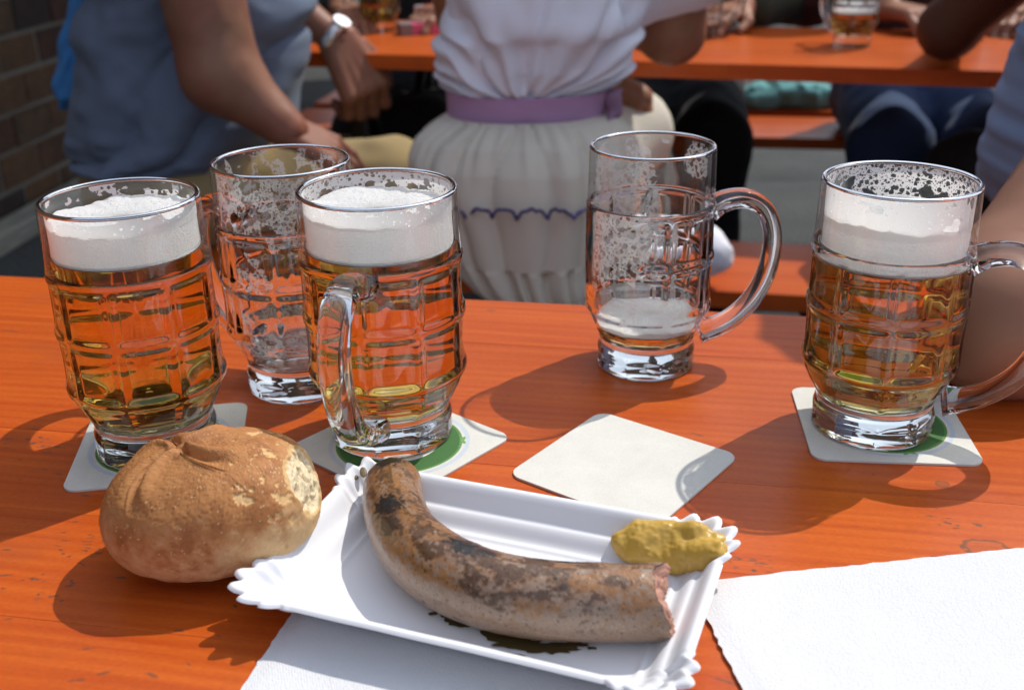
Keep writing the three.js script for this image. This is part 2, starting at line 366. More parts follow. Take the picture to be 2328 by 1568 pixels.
// ------------------------------------------------------------------ glass beer mugs
const glass = phys(rgb(1, 1, 1), 0.0, { transmission: 1, thickness: 0.004, ior: 1.5, attenuationColor: rgb(0.93, 0.97, 0.95), attenuationDistance: 0.06 });
const thinGlass = phys(rgb(0.985, 0.99, 0.985), 0.0, { transmission: 1, thickness: 0, ior: 1.5 });
const beerMat = phys(rgb(1, 1, 1), 0.0, { transmission: 1, thickness: 0.07, ior: 1.34, attenuationColor: rgb(0.90, 0.56, 0.10), attenuationDistance: 0.075 });
const foamBump = pixels(256, 256, (x, y) => { const a = worley(x / 6, y / 6)[0], b = worley(x / 17, y / 17, 0, 4)[0]; const g = clamp(0.6 * a + 0.5 * b); return [g, g, g]; });
foamBump.repeat.set(6, 3);
const foamMat = phys(rgb(0.985, 0.975, 0.955), 1.0, { transmission: 0.55, thickness: 0, bumpMap: foamBump, bumpScale: 0.0006 });
const foamBaseMat = phys(rgb(0.97, 0.96, 0.93), 0.9), filmMat = phys(rgb(0.96, 0.95, 0.93), 1.0, { transmission: 0.6, thickness: 0, side: THREE.DoubleSide });
const dryMat = phys(rgb(0.95, 0.94, 0.93), 0.5, { transmission: 0.74, thickness: 0, side: THREE.DoubleSide });
const COLS = 9, BODY_TOP = 0.1135;
const profile = [[0, 0.0328], [0.0016, 0.0346], [0.004, 0.0350], [0.0125, 0.0350], [0.0155, 0.0340], [0.019, 0.0330], [0.0225, 0.0338], [0.030, 0.0382], [0.038, 0.0420], [0.0435, 0.0438], [0.0455, 0.0440], [0.060, 0.0437], [0.0775, 0.0443], [0.0800, 0.0443], [0.094, 0.0440], [0.1090, 0.0440], [0.1115, 0.0439], [0.1135, 0.0434]];
function along(list, y) { let i = 0; while (i < list.length - 2 && y > list[i + 1][0]) i++; const [a, ra] = list[i], [b, rb] = list[i + 1]; return mix(ra, rb, clamp((y - a) / (b - a))); }
const rows = [[0.0225, 0.0437, 0.0013], [0.0457, 0.0782, 0.0018], [0.0793, 0.1108, 0.0018]];
function bodyRadius(th, y, plain) {
  let r = along(profile, y);
  const cell = th / (2 * Math.PI) * COLS, s = (cell - Math.floor(cell)) * 2 - 1;
  for (const [a, b, d] of rows) if (y > a && y < b) {
    const t = (y - a) / (b - a) * 2 - 1, keep = plain && y > 0.045 ? plain(th) : 1;
    r -= keep * d * (0.62 * sstep(0.02, 0.30, 1 - Math.abs(s)) * sstep(0.02, 0.30, 1 - Math.abs(t)) + 0.38 * Math.max(0, 1 - s * s) * Math.max(0, 1 - t * t));
  }
  if (y < 0.015) r -= 0.0008 * Math.pow(Math.max(0, 1 - s * s), 0.7) * sstep(0.0, 0.004, y) * (1 - sstep(0.011, 0.015, y));
  return r;
}
const inner = [[0.0195, 0], [0.0198, 0.016], [0.0208, 0.0255], [0.0232, 0.0305], [0.028, 0.0345], [0.036, 0.0372], [0.046, 0.0386], [0.06, 0.0391], [0.1135, 0.0393]];
const innerAt = (y) => { let i = 0; while (i < inner.length - 2 && y > inner[i + 1][0]) i++; const [a, ra] = inner[i], [b, rb] = inner[i + 1]; return mix(ra, rb, clamp((y - a) / (b - a))); };
function closedProfile(loop, n, rad) {               // loop of [r, y, kind]; kind 1 takes the panelled radius
  return grid(n, loop.length - 1, (u, v, o) => {
    const th = u * 2 * Math.PI, [r, y, k] = loop[Math.round(v * (loop.length - 1))], q = k ? rad(th, y) : r;
    o.p.set(Math.cos(th) * q, y, -Math.sin(th) * q);
  }, true);
}
function bodyGeo(plain) {
  const loop = [[0, 0.0012, 0], [0.020, 0.0010, 0], [0.030, 0.0004, 0]];
  for (let i = 0; i <= 150; i++) loop.push([0, BODY_TOP * i / 150, 1]);
  loop.push([0.0425, BODY_TOP + 0.0002, 0], [0.0398, BODY_TOP + 0.0002, 0]);
  const ys = []; for (let i = 0; i <= 60; i++) ys.push(0.1133 - (0.1133 - 0.0202) * i / 60);
  for (const y of ys) loop.push([innerAt(y), y, 0]);
  loop.push([0.010, 0.0197, 0], [0, 0.0196, 0]);
  const g = closedProfile(loop, 198, (th, y) => bodyRadius(th, y, plain));
  return g;
}
const bodyShared = bodyGeo();
const collarOuter = [[0.0434, 0.1137], [0.0430, 0.1155], [0.0427, 0.121], [0.0424, 0.132], [0.0420, 0.1475]];
const collarInner = [[0.0393, 0.1137], [0.0391, 0.121], [0.0391, 0.132], [0.0391, 0.1475]];
const lathe = (p, n = 128) => new THREE.LatheGeometry(p.map(([r, y]) => new THREE.Vector2(r, y)), n);
const collarGeo = mergeGeometries([lathe(collarOuter), lathe(collarInner.slice().reverse())]);
const lipGeo = (() => { const p = []; for (let i = 0; i <= 20; i++) { const a = i / 20 * 2 * Math.PI; p.push([0.0405 + 0.00148 * Math.cos(a), 0.14870 + 0.00115 * Math.sin(a)]); } return lathe(p.reverse(), 160); })();
const handleGeo = (() => {
  const path = [[0.0408, 0.1075], [0.050, 0.1120], [0.064, 0.1135], [0.0765, 0.1075], [0.0835, 0.0945], [0.0850, 0.078], [0.0815, 0.060], [0.0730, 0.0435], [0.0600, 0.0310], [0.0470, 0.0245], [0.0375, 0.0225]].map(([r, y]) => V(r, y, 0));
  return sweep(path, (t) => {
    const flare = 1 + 0.35 * Math.pow(1 - Math.min(t, 1 - t) * 2, 6), L = [];
    for (let i = 0; i < 32; i++) { const a = i / 32 * 2 * Math.PI, c = Math.cos(a), s = Math.sin(a), q = Math.pow(Math.pow(Math.abs(c), 3) + Math.pow(Math.abs(s), 3), -1 / 3); L.push([0.0078 * c * q * flare, 0.0059 * s * q * flare]); }
    return L;
  }, 90);
})();
function beerGeo(top) {
  const p = [[0.0001, 0.0193]]; for (let i = 0; i <= 50; i++) { const y = 0.0200 + (top - 0.0200) * i / 50; p.push([innerAt(y) + 0.0003, y - (i === 0 ? 0.0005 : 0)]); }
  p.push([0.0001, top]); return lathe(p, 128);
}
function foamGeo(y0, y1, bumpy, s) {                 // a plug of froth: flat below, bubbly and slightly uneven above
  const loop = [[1, y0]];
  const n0 = loop.length; for (let i = 1; i <= 14; i++) loop.push([1, mix(y0, y1, i / 14)]);
  const n1 = loop.length; for (let i = 1; i <= 60; i++) loop.push([1 - i / 60, y1]);
  return grid(160, loop.length - 1, (u, v, o) => {
    const k = Math.round(v * (loop.length - 1)), th = u * 2 * Math.PI; let [q, y] = loop[k];
    const R = Math.min(innerAt(Math.min(y, 0.113)), 0.0391) - 0.0006, r = q * R, x = Math.cos(th) * r, z = -Math.sin(th) * r;
    y += 0.0034 * fbm(Math.cos(th) * 2.6 + s, Math.sin(th) * 2.6, 0, 3) * clamp((y - y0) / (y1 - y0)) * q * q;
    if (k >= n1) {
      const w = worley(x * 260, z * 260, 0, s), w2 = worley(x * 700, z * 700, 0, s + 3);
      y += bumpy * (fbm(x * 40 + s, z * 40, 0, 3) * 1.3 + 0.35 * (q > 0.9 ? (q - 0.9) * 8 : 0)) - 0.0007 * (w[0] < 0.3 * w[1] ? 1 - w[0] / 0.3 : 0) - 0.00025 * (w2[0] < 0.3 ? 1 : 0);
    } else if (k <= n0) y += 0.0009 * fbm(Math.cos(th) * 3 + s, Math.sin(th) * 3, 0, 3);
    o.p.set(x, y, z);
  }, true);
}
function filmGeo(rad, y0, y1, nu, nv, keep) {        // lacing left on the inner wall: only the cells that keep() wants
  const P = [], I = [], id = new Int32Array((nu + 1) * (nv + 1)).fill(-1), N = [];
  const at = (i, j) => {
    const k = j * (nu + 1) + i; if (id[k] >= 0) return id[k];
    const th = (i % nu) / nu * 2 * Math.PI, y = mix(y0, y1, j / nv), r = rad(y) - 0.00022 - 0.00012 * hash(i, j, 3);
    id[k] = P.length / 3; P.push(Math.cos(th) * r, y, -Math.sin(th) * r); N.push(-Math.cos(th), 0, Math.sin(th)); return id[k];
  };
  for (let j = 0; j < nv; j++) for (let i = 0; i < nu; i++) {
    const th = (i + 0.5) / nu * 2 * Math.PI, y = mix(y0, y1, (j + 0.5) / nv);
    if (!keep(th, y)) continue;
    const a = at(i, j), b = at(i + 1, j), c = at(i, j + 1), d = at(i + 1, j + 1); I.push(a, d, b, a, c, d);
  }
  const g = new THREE.BufferGeometry(); g.setAttribute('position', new THREE.Float32BufferAttribute(P, 3)); g.setAttribute('normal', new THREE.Float32BufferAttribute(N, 3)); g.setIndex(I); return g;
}
const collarRad = (y) => y > 0.1137 ? 0.0391 : innerAt(y);
const bubbly = (th, y, size, s) => { const x = th * 0.0391 / size, v = y / size, w = worley(x, v, 0, s); return w; };
function mug(label, [x, z], az, o = {}) {
  const m = thing('beer_mug', label, 'beer mug', [x, o.y ?? TOP, z], az, o.group ?? 'glass beer mugs on the near table');
  if (o.wide) m.scale.set(o.wide, o.tall ?? 1, o.wide);
  const body = part('body', o.plain ? bodyGeo(o.plain) : bodyShared, glass, m);
  part('rim', lipGeo, glass, body); part('collar', collarGeo, thinGlass, m);
  part('handle', handleGeo, glass, m);
  if (o.beer) part('beer', beerGeo(o.beer), beerMat, m);
  if (o.foam) part('foam', foamGeo(o.foam[0], o.foam[1], o.foam[2] ?? 0.0012, o.seed ?? 1), foamMat, m), part('foam_base', lathe([[0.0001, o.foam[0]], [innerAt(Math.min(o.foam[0], 0.113)) - 0.0002, o.foam[0]], [innerAt(Math.min(o.foam[0], 0.113)) - 0.0002, o.foam[0] + 0.0012], [0.0001, o.foam[0] + 0.0012]], 96), foamBaseMat, m);
  if (o.film) part('foam_lacing', filmGeo(collarRad, o.film[0], o.film[1], o.film[3] ?? 420, o.film[4] ?? 60, o.film[2]), o.dry ? dryMat : filmMat, m);
  return m;
}
const toEye = (x, z) => Math.atan2(-(0 - z), 0 - x);   // azimuth (in mug angles) that faces the camera from a place
const facing = (th, az, e) => Math.cos(th + az - e);   // 1 where the wall is nearest to the camera, -1 at the back
const MUGS = { A: [-0.2087, -0.5656], B: [-0.1388, -0.6502], C: [-0.0722, -0.5766], D: [0.0904, -0.6740], E: [0.2130, -0.5754] };
const up = TOP + 0.0016;
{ // left mug: high head of foam, scraps of lacing round the rim
  const az = 1.95, e = toEye(...MUGS.A);
  mug('full mug of beer beside the bread roll, its handle turned away', MUGS.A, az, { y: up, beer: 0.1225, foam: [0.1205, 0.1395, 0.001], seed: 3, film: [0.1375, 0.1475, (th, y) => {
    const f = facing(th, az, e), w = bubbly(th, y, 0.0035, 5), lim = 0.35 + 0.55 * sstep(0.1475, 0.1375, y) + 0.3 * fbm(th * 5, y * 240, 0, 3);
    return f > -0.1 ? fbm(th * 3.4 + 2, y * 150, 0, 4) > -0.30 + 0.55 * sstep(0.1425, 0.148, y) && w[0] > 0.2 * w[1] : fbm(th * 5 + 9, y * 170, 0, 4) > 0.22 - 0.12 * lim && w[0] > 0.4 * w[1];
  }] });
}
{ // empty mug behind
  const az = 2.55, e = toEye(...MUGS.B);
  mug('empty mug behind the two full ones, wet foam drying inside', MUGS.B, az, { y: TOP, dry: 1, beer: 0.0235, film: [0.036, 0.1475, (th, y) => {
    const n = fbm(th * 2.2 + 4, y * 60, 0, 3), w = bubbly(th, y, 0.0032, 2), w2 = bubbly(th, y, 0.0085, 6), w3 = bubbly(th, y, 0.0016, 8);
    const fine = w[0] > 0.46 * w[1] && w3[0] > 0.4 * w3[1];
    if (y > 0.112) return fine && w2[0] > (w2[1] > 0.4 ? 0.5 : 0) && n > -0.32 + 0.4 * sstep(0.14, 0.148, y);
    if (y > 0.036 && y < 0.056) return y < 0.048 + 0.008 * fbm(th * 4, 3, 0, 3) && fbm(th * 5, y * 160, 0, 4) > -0.12 && fine;
    return n > 0.1 && fine && w2[0] > 0.3;
  }, 560, 220] });
}
{ // mug with its handle towards us
  const e = toEye(...MUGS.C), az = e - 0.30;
  mug('full mug of beer with its handle turned to the paper plate', MUGS.C, az, { y: up, wide: 1.045, beer: 0.1195, foam: [0.1175, 0.1385, 0.0016], seed: 8, film: [0.1365, 0.1476, (th, y) => {
    const f = facing(th, az, e), w = bubbly(th, y, 0.0026, 9), w2 = bubbly(th, y, 0.0075, 12);
    if (f > 0) return w[0] > 0.2 * w[1] && (y < 0.1445 || fbm(th * 9, y * 300, 0, 3) > -0.1);
    return w[0] > 0.42 * w[1] && w2[0] > (w2[1] > 0.45 ? 0.62 * (1 - (y - 0.1365) / 0.014) : 0) && f > -2;
  }] });
}
{ // nearly empty mug with its handle to the right
  const az = 0.02, e = toEye(...MUGS.D);
  const plain = (th) => { const d = Math.atan2(Math.sin(th - 3.75), Math.cos(th - 3.75)); return sstep(0.55, 0.95, Math.abs(d)); };
  const m = mug('nearly empty slim mug with a little beer left, behind the blank coaster', MUGS.D, az, { y: TOP, wide: 0.945, plain, beer: 0.0315, foam: [0.0310, 0.0345, 0.0014], seed: 14, dry: 1, film: [0.045, 0.146, (th, y) => {
    const f = facing(th, az, e), w = bubbly(th, y, 0.0019, 3), n = fbm(th * 1.9 + 7, y * 38, 0, 3);
    const side = sstep(-0.3, 0.5, Math.sin(th + az - e) * -1 + 0.25 + 0.5 * n), w3 = bubbly(th, y, 0.0044, 8), fine = w[0] > 0.42 * w[1] && w3[0] > 0.5 * w3[1];
    if (y > 0.113) return f < -0.2 && n + 0.25 * side > 0.12 && fine;
    return side * sstep(0.05, 0.085, y + 0.01 * n) > 0.5 + 0.35 * noise(th * 9, y * 260) && fine;
  }, 560, 220] });
}
{ // right mug, lacing with round holes on the back wall
  const e = toEye(...MUGS.E), az = 0.02 - 0.42;
  mug('mug of beer by the bare arm, with round holes in its foam film', MUGS.E, az, { y: up, beer: 0.1085, foam: [0.1065, 0.1305, 0.0018], seed: 21, film: [0.1255, 0.1478, (th, y) => {
    const f = facing(th, az, e), w = bubbly(th, y, 0.0030, 17), w2 = bubbly(th, y, 0.0088, 23), w3 = bubbly(th, y, 0.0014, 29);
    if (f > 0) return w[0] > 0.16 * w[1] && fbm(th * 4 + 3, y * 120, 0, 4) + 0.3 * (y < 0.143 ? 1 : 0) + 0.35 * f > 0.12;
    return w[0] > 0.5 * w[1] && w3[0] > 0.36 * w3[1] && w2[0] > (w2[1] > 0.3 ? 0.56 * sstep(0.147, 0.134, y) : 0);
  }, 520, 90] });
}

// ------------------------------------------------------------------ beer coasters
const SIDE = 0.094;
const coasterShape = (() => { const s = new THREE.Shape(), h = SIDE / 2, r = 0.0085; s.moveTo(-h + r, -h); s.lineTo(h - r, -h); s.absarc(h - r, -h + r, r, -Math.PI / 2, 0); s.lineTo(h, h - r); s.absarc(h - r, h - r, r, 0, Math.PI / 2); s.lineTo(-h + r, h); s.absarc(-h + r, h - r, r, Math.PI / 2, Math.PI); s.lineTo(-h, -h + r); s.absarc(-h + r, -h + r, r, Math.PI, Math.PI * 1.5); return s; })();
const coasterGeo = new THREE.ExtrudeGeometry(coasterShape, { depth: 0.0010, bevelEnabled: true, bevelThickness: 0.0002, bevelSize: 0.0002, bevelSegments: 2, curveSegments: 8 }).rotateX(-Math.PI / 2).translate(0, 0.0002, 0);
const cardTex = (print) => {
  const cv = document.createElement('canvas'); cv.width = cv.height = 512; const c = cv.getContext('2d');
  c.fillStyle = '#d9d6cc'; c.fillRect(0, 0, 512, 512);
  if (print) {
    const q = 512 / SIDE;
    c.lineWidth = 0.0026 * q; c.strokeStyle = '#c4ccd6'; c.beginPath(); c.arc(256, 256, 0.0400 * q, 0, 7); c.stroke();
    c.fillStyle = '#5c8c48'; c.beginPath(); c.arc(256, 256, 0.0370 * q, 0, 7); c.fill();
    c.fillStyle = '#3f6e35'; c.beginPath(); c.arc(256, 256, 0.0355 * q, 0, 7); c.fill();
    c.strokeStyle = '#cfd8c8'; c.lineWidth = 1.2;
    for (let k = 0; k < 5; k++) { const a = -0.9 + k * 0.09; c.beginPath(); c.moveTo(256 + Math.cos(a) * 0.0352 * q, 256 + Math.sin(a) * 0.0352 * q); c.lineTo(256 + Math.cos(a) * 0.0368 * q, 256 + Math.sin(a) * 0.0368 * q); c.stroke(); }
    c.fillStyle = '#6fa055'; for (let k = 0; k < 4; k++) { const a = -0.75 + k * 2.1; c.save(); c.translate(256 + Math.cos(a) * 0.0372 * q, 256 + Math.sin(a) * 0.0372 * q); c.rotate(a); c.beginPath(); c.ellipse(0, -8, 6, 15, 0.5, 0, 7); c.ellipse(0, 8, 6, 15, -0.5, 0, 7); c.fill(); c.restore(); }
    c.fillStyle = '#e9e6da'; c.beginPath(); c.arc(256, 256, 0.0235 * q, 0, 7); c.fill();
  }
  const img = c.getImageData(0, 0, 512, 512), d = img.data;
  for (let i = 0; i < 512 * 512; i++) { const n = 1 + 0.035 * noise((i % 512) / 2, Math.floor(i / 512) / 2) + 0.03 * fbm((i % 512) / 60, Math.floor(i / 512) / 60, 1.1, 3); for (let k = 0; k < 3; k++) d[i * 4 + k] = clamp(d[i * 4 + k] * n, 0, 255); }
  c.putImageData(img, 0, 0);
  const t = new THREE.CanvasTexture(cv); t.colorSpace = THREE.SRGBColorSpace; t.wrapS = t.wrapT = THREE.RepeatWrapping; t.repeat.set(1 / SIDE, 1 / SIDE); t.offset.set(0.5, 0.5); return t;
};
const cardEdge = std(rgb(0.62, 0.58, 0.52), 0.95);
const printed = [std(rgb(0.97, 0.97, 0.97), 0.75, { map: cardTex(true) }), cardEdge], blank = [std(rgb(0.97, 0.97, 0.97), 0.8, { map: cardTex(false) }), cardEdge];
function coaster(label, p, turn, mats) { return single('beer_coaster', coasterGeo, mats, label, 'coaster', [p.x, TOP + 0.00005, p.z], turn, 'square cardboard coasters'); }
const onTop = (px, py) => onHeight(px, py, TOP);
const diag = (a, b) => { const m = a.clone().add(b).multiplyScalar(0.5), d = b.clone().sub(a); return [m, -Math.atan2(d.z, d.x) - Math.PI / 4]; };
coaster('printed coaster under the mug beside the bread roll', ...diag(onTop(143, 1120), onTop(560, 919)), printed);
coaster('printed coaster under the mug whose handle faces the plate', ...diag(onTop(658, 1023), onTop(1155, 997)), printed);
coaster('blank off-white coaster lying alone beside the paper plate', V(0.0622, 0, -0.5327), 0.9113, blank);
{ const a = onTop(1850, 1048), b = onTop(2240, 1062), d = b.clone().sub(a).normalize(), t = -Math.atan2(d.z, d.x), m = a.clone().add(b).multiplyScalar(0.5).add(V(d.z, 0, -d.x).multiplyScalar(SIDE / 2)); coaster('printed coaster under the half-drunk mug by the bare arm', m, t, printed); }

// ------------------------------------------------------------------ paper napkins
const napBump = pixels(512, 512, (x, y) => { const u = x / 512 * 64, v = y / 512 * 64, g = 0.5 + 0.3 * Math.sin((u + v * 0.35) * 6.283) * Math.sin((v - u * 0.2) * 6.283) + 0.35 * noise(x / 3, y / 3) + 0.25 * fbm(x / 40, y / 40, 0.7, 3); return [g, g, g]; });
napBump.repeat.set(1, 1);
const napMat = phys(rgb(0.70, 0.70, 0.705), 0.95, { bumpMap: napBump, bumpScale: 0.0003 });
const napUnder = std(rgb(0.70, 0.70, 0.705), 0.95);
function napkin(label, corner, along, W, D, layers, s) {   // corner: far left corner, along: unit direction of the far edge
  const n = thing('paper_napkin', label, 'napkin', [corner.x, TOP, corner.z], -Math.atan2(along.z, along.x), 'folded white paper napkins');
  for (let k = 0; k < layers; k++) {
    const off = k === layers - 1 ? 0 : 0.0006 * (k + 1), wave = (x, z) => 0.0007 * fbm(x * 22 + s, z * 22 + k, 0, 3) + 0.0009 * Math.max(0, fbm(x * 9 + s * 2, z * 9, 0, 2));
    const g = grid(60, 60, (u, v, o) => {
      const ed = Math.min(u, 1 - u, v, 1 - v), x = off + u * (W - off * 2) + 0.0006 * noise(v * 60 + s, k) * (u < 0.01 || u > 0.99 ? 1 : 0), z = off + v * (D - off * 2) + 0.0006 * noise(u * 60 + s, k + 9) * (v < 0.01 || v > 0.99 ? 1 : 0);
      o.p.set(x, 0.0006 + k * 0.00075 + wave(x, z) * sstep(0, 0.06, ed) + (k && ed < 0.02 ? -0.0003 : 0), z);
    });
    const uv = g.attributes.uv; for (let i = 0; i < uv.count; i++) uv.setXY(i, uv.getX(i) * W / 0.1, uv.getY(i) * D / 0.1);
    g.index.array.reverse(); g.computeVertexNormals();
    part('ply', g, k === layers - 1 ? napMat : napUnder, n);
  }
  return n;
}
{
  const c = onTop(1566, 1330), e = onTop(2328, 1252), a = e.clone().sub(c).normalize();
  napkin('white paper napkin lying flat, only its corner under the plate', c, a, 0.21, 0.18, 3, 3);
  const p = onTop(660, 1400), q = onTop(548, 1568), d = q.clone().sub(p).normalize(), al = V(d.z, 0, -d.x);
  napkin('white paper napkin under the front of the paper plate', p.clone().addScaledVector(d, -0.055), al, 0.155, 0.16, 2, 11);
}

// ------------------------------------------------------------------ paper plate
const paper = phys(rgb(0.77, 0.77, 0.79), 0.55, { specularIntensity: 0.5, side: THREE.DoubleSide });
const PL = 0.1985, PW = 0.1235, PLATE = V(-0.0108, TOP + 0.0022, -0.4137), PT = -0.3614;
// distance from the rim -> height: rim lip, slope, bead, floor
const rimProfile = [[0, 0.0178], [0.0012, 0.0192], [0.0040, 0.0188], [0.0062, 0.0160], [0.0090, 0.0108], [0.0112, 0.0082], [0.0135, 0.0079], [0.0155, 0.0062], [0.0185, 0.0022], [0.0205, 0.0011], [0.0225, 0.0016], [0.0245, 0.0004], [0.05, 0.0002], [0.2, 0.0002]];
const rimHeight = (d) => along(rimProfile, d);
function platePoint(sx, sz, o) {                     // sx, sz in -1..1 over the flat sheet
  const x = sx * PL / 2, z = sz * PW / 2, ex = PL / 2 - Math.abs(x), ez = PW / 2 - Math.abs(z);
  const R = 0.030, cx = R - ex, cz = R - ez; let d = Math.min(ex, ez), fl = 0;
  if (cx > 0 && cz > 0) {                            // corner: round, with flutes that fan out towards the edge
    const q = Math.hypot(cx, cz); d = R - q; const a = Math.atan2(cz, cx);
    const amt = sstep(R * 0.45, R, q) * Math.pow(Math.sin(a * 2), 0.55);
    fl = amt * Math.sin(a * 2 * 9) * 0.0014;
  }
  const h = rimHeight(Math.max(d, 0));
  o.p.set(x, h + fl + 0.0004 * fbm(x * 30, z * 30, 0, 2), z);
  return d;
}
function plateGeo() {
  const rings = 34, n = 480, pos = [];
  return grid(n, rings, (u, v, o) => {
    // walk round a rounded rectangle and shrink it to the middle
    const R = 0.030, a = PL / 2, b = PW / 2, s1 = 2 * (a - R), s2 = 2 * (b - R), q = Math.PI * R / 2, per = 2 * s1 + 2 * s2 + 4 * q;
    let t = u * per, x, z, nx, nz, corner = 0, ca = 0;
    const seg = [s1, q, s2, q, s1, q, s2, q]; let k = 0; while (k < 7 && t > seg[k]) { t -= seg[k]; k++; }
    const f = t / seg[k];
    if (k === 0) { x = -a + R + t; z = -b; nx = 0; nz = -1; } else if (k === 2) { x = a; z = -b + R + t; nx = 1; nz = 0; } else if (k === 4) { x = a - R - t; z = b; nx = 0; nz = 1; } else if (k === 6) { x = -a; z = b - R - t; nx = -1; nz = 0; }
    else { corner = 1; ca = f; const a0 = [-Math.PI / 2, 0, Math.PI / 2, Math.PI][(k - 1) / 2], an = a0 + f * Math.PI / 2; nx = Math.cos(an); nz = Math.sin(an); x = [a - R, a - R, -a + R, -a + R][(k - 1) / 2] + nx * R; z = [-b + R, b - R, b - R, -b + R][(k - 1) / 2] + nz * R; }
    const dd = v < 0.82 ? v / 0.82 * 0.0262 : 0;
    let fl = 0;
    if (corner) { fl = Math.pow(Math.sin(ca * Math.PI), 0.4) * Math.cos(ca * Math.PI * 2 * 5.5); }
    const amt = sstep(0.024, 0.002, dd);
    let h = rimHeight(dd) + 0.0012 * fl * amt, out = -dd + 0.0022 * Math.max(0, -fl) * -amt + 0.0014 * fl * amt;
    if (corner) { out += 0.0105 * Math.pow(Math.sin(ca * Math.PI), 1.3) * sstep(0.026, 0.0, dd); h += 0.0015 * Math.sin(ca * Math.PI) * amt; }
    let X = x + nx * out, Z = z + nz * out;
    if (v >= 0.82) { const m = 1 - (v - 0.82) / 0.18; const X0 = x - nx * 0.0262, Z0 = z - nz * 0.0262; X = X0 * m; Z = Z0 * m; h = 0.0002; }
    o.p.set(X, h + 0.0005 * fbm(X * 24 + 3, Z * 24, 0, 2), Z);
  }, true);
}
const plate = single('paper_plate', plateGeo(), paper, 'white rectangular paper plate with fluted corners holding the sausage', 'paper plate', [PLATE.x, PLATE.y, PLATE.z], PT);
const plateFloor = PLATE.y + 0.0006;
const plateLocal = (p) => { const d = p.clone().sub(PLATE), c = Math.cos(PT), s = Math.sin(PT); return [d.x * c - d.z * s, d.x * s + d.z * c]; };
function plateHeight(p) { const [x, z] = plateLocal(p), o = { p: V(0, 0, 0) }; platePoint(clamp(x / (PL / 2), -1, 1), clamp(z / (PW / 2), -1, 1), o); return PLATE.y + o.p.y; }

const onPlate = (px, py) => { let p = onHeight(px, py, TOP + 0.01); for (let i = 0; i < 8; i++) p = onHeight(px, py, plateHeight(p) * 0.5 + p.y * 0.5); return p; };

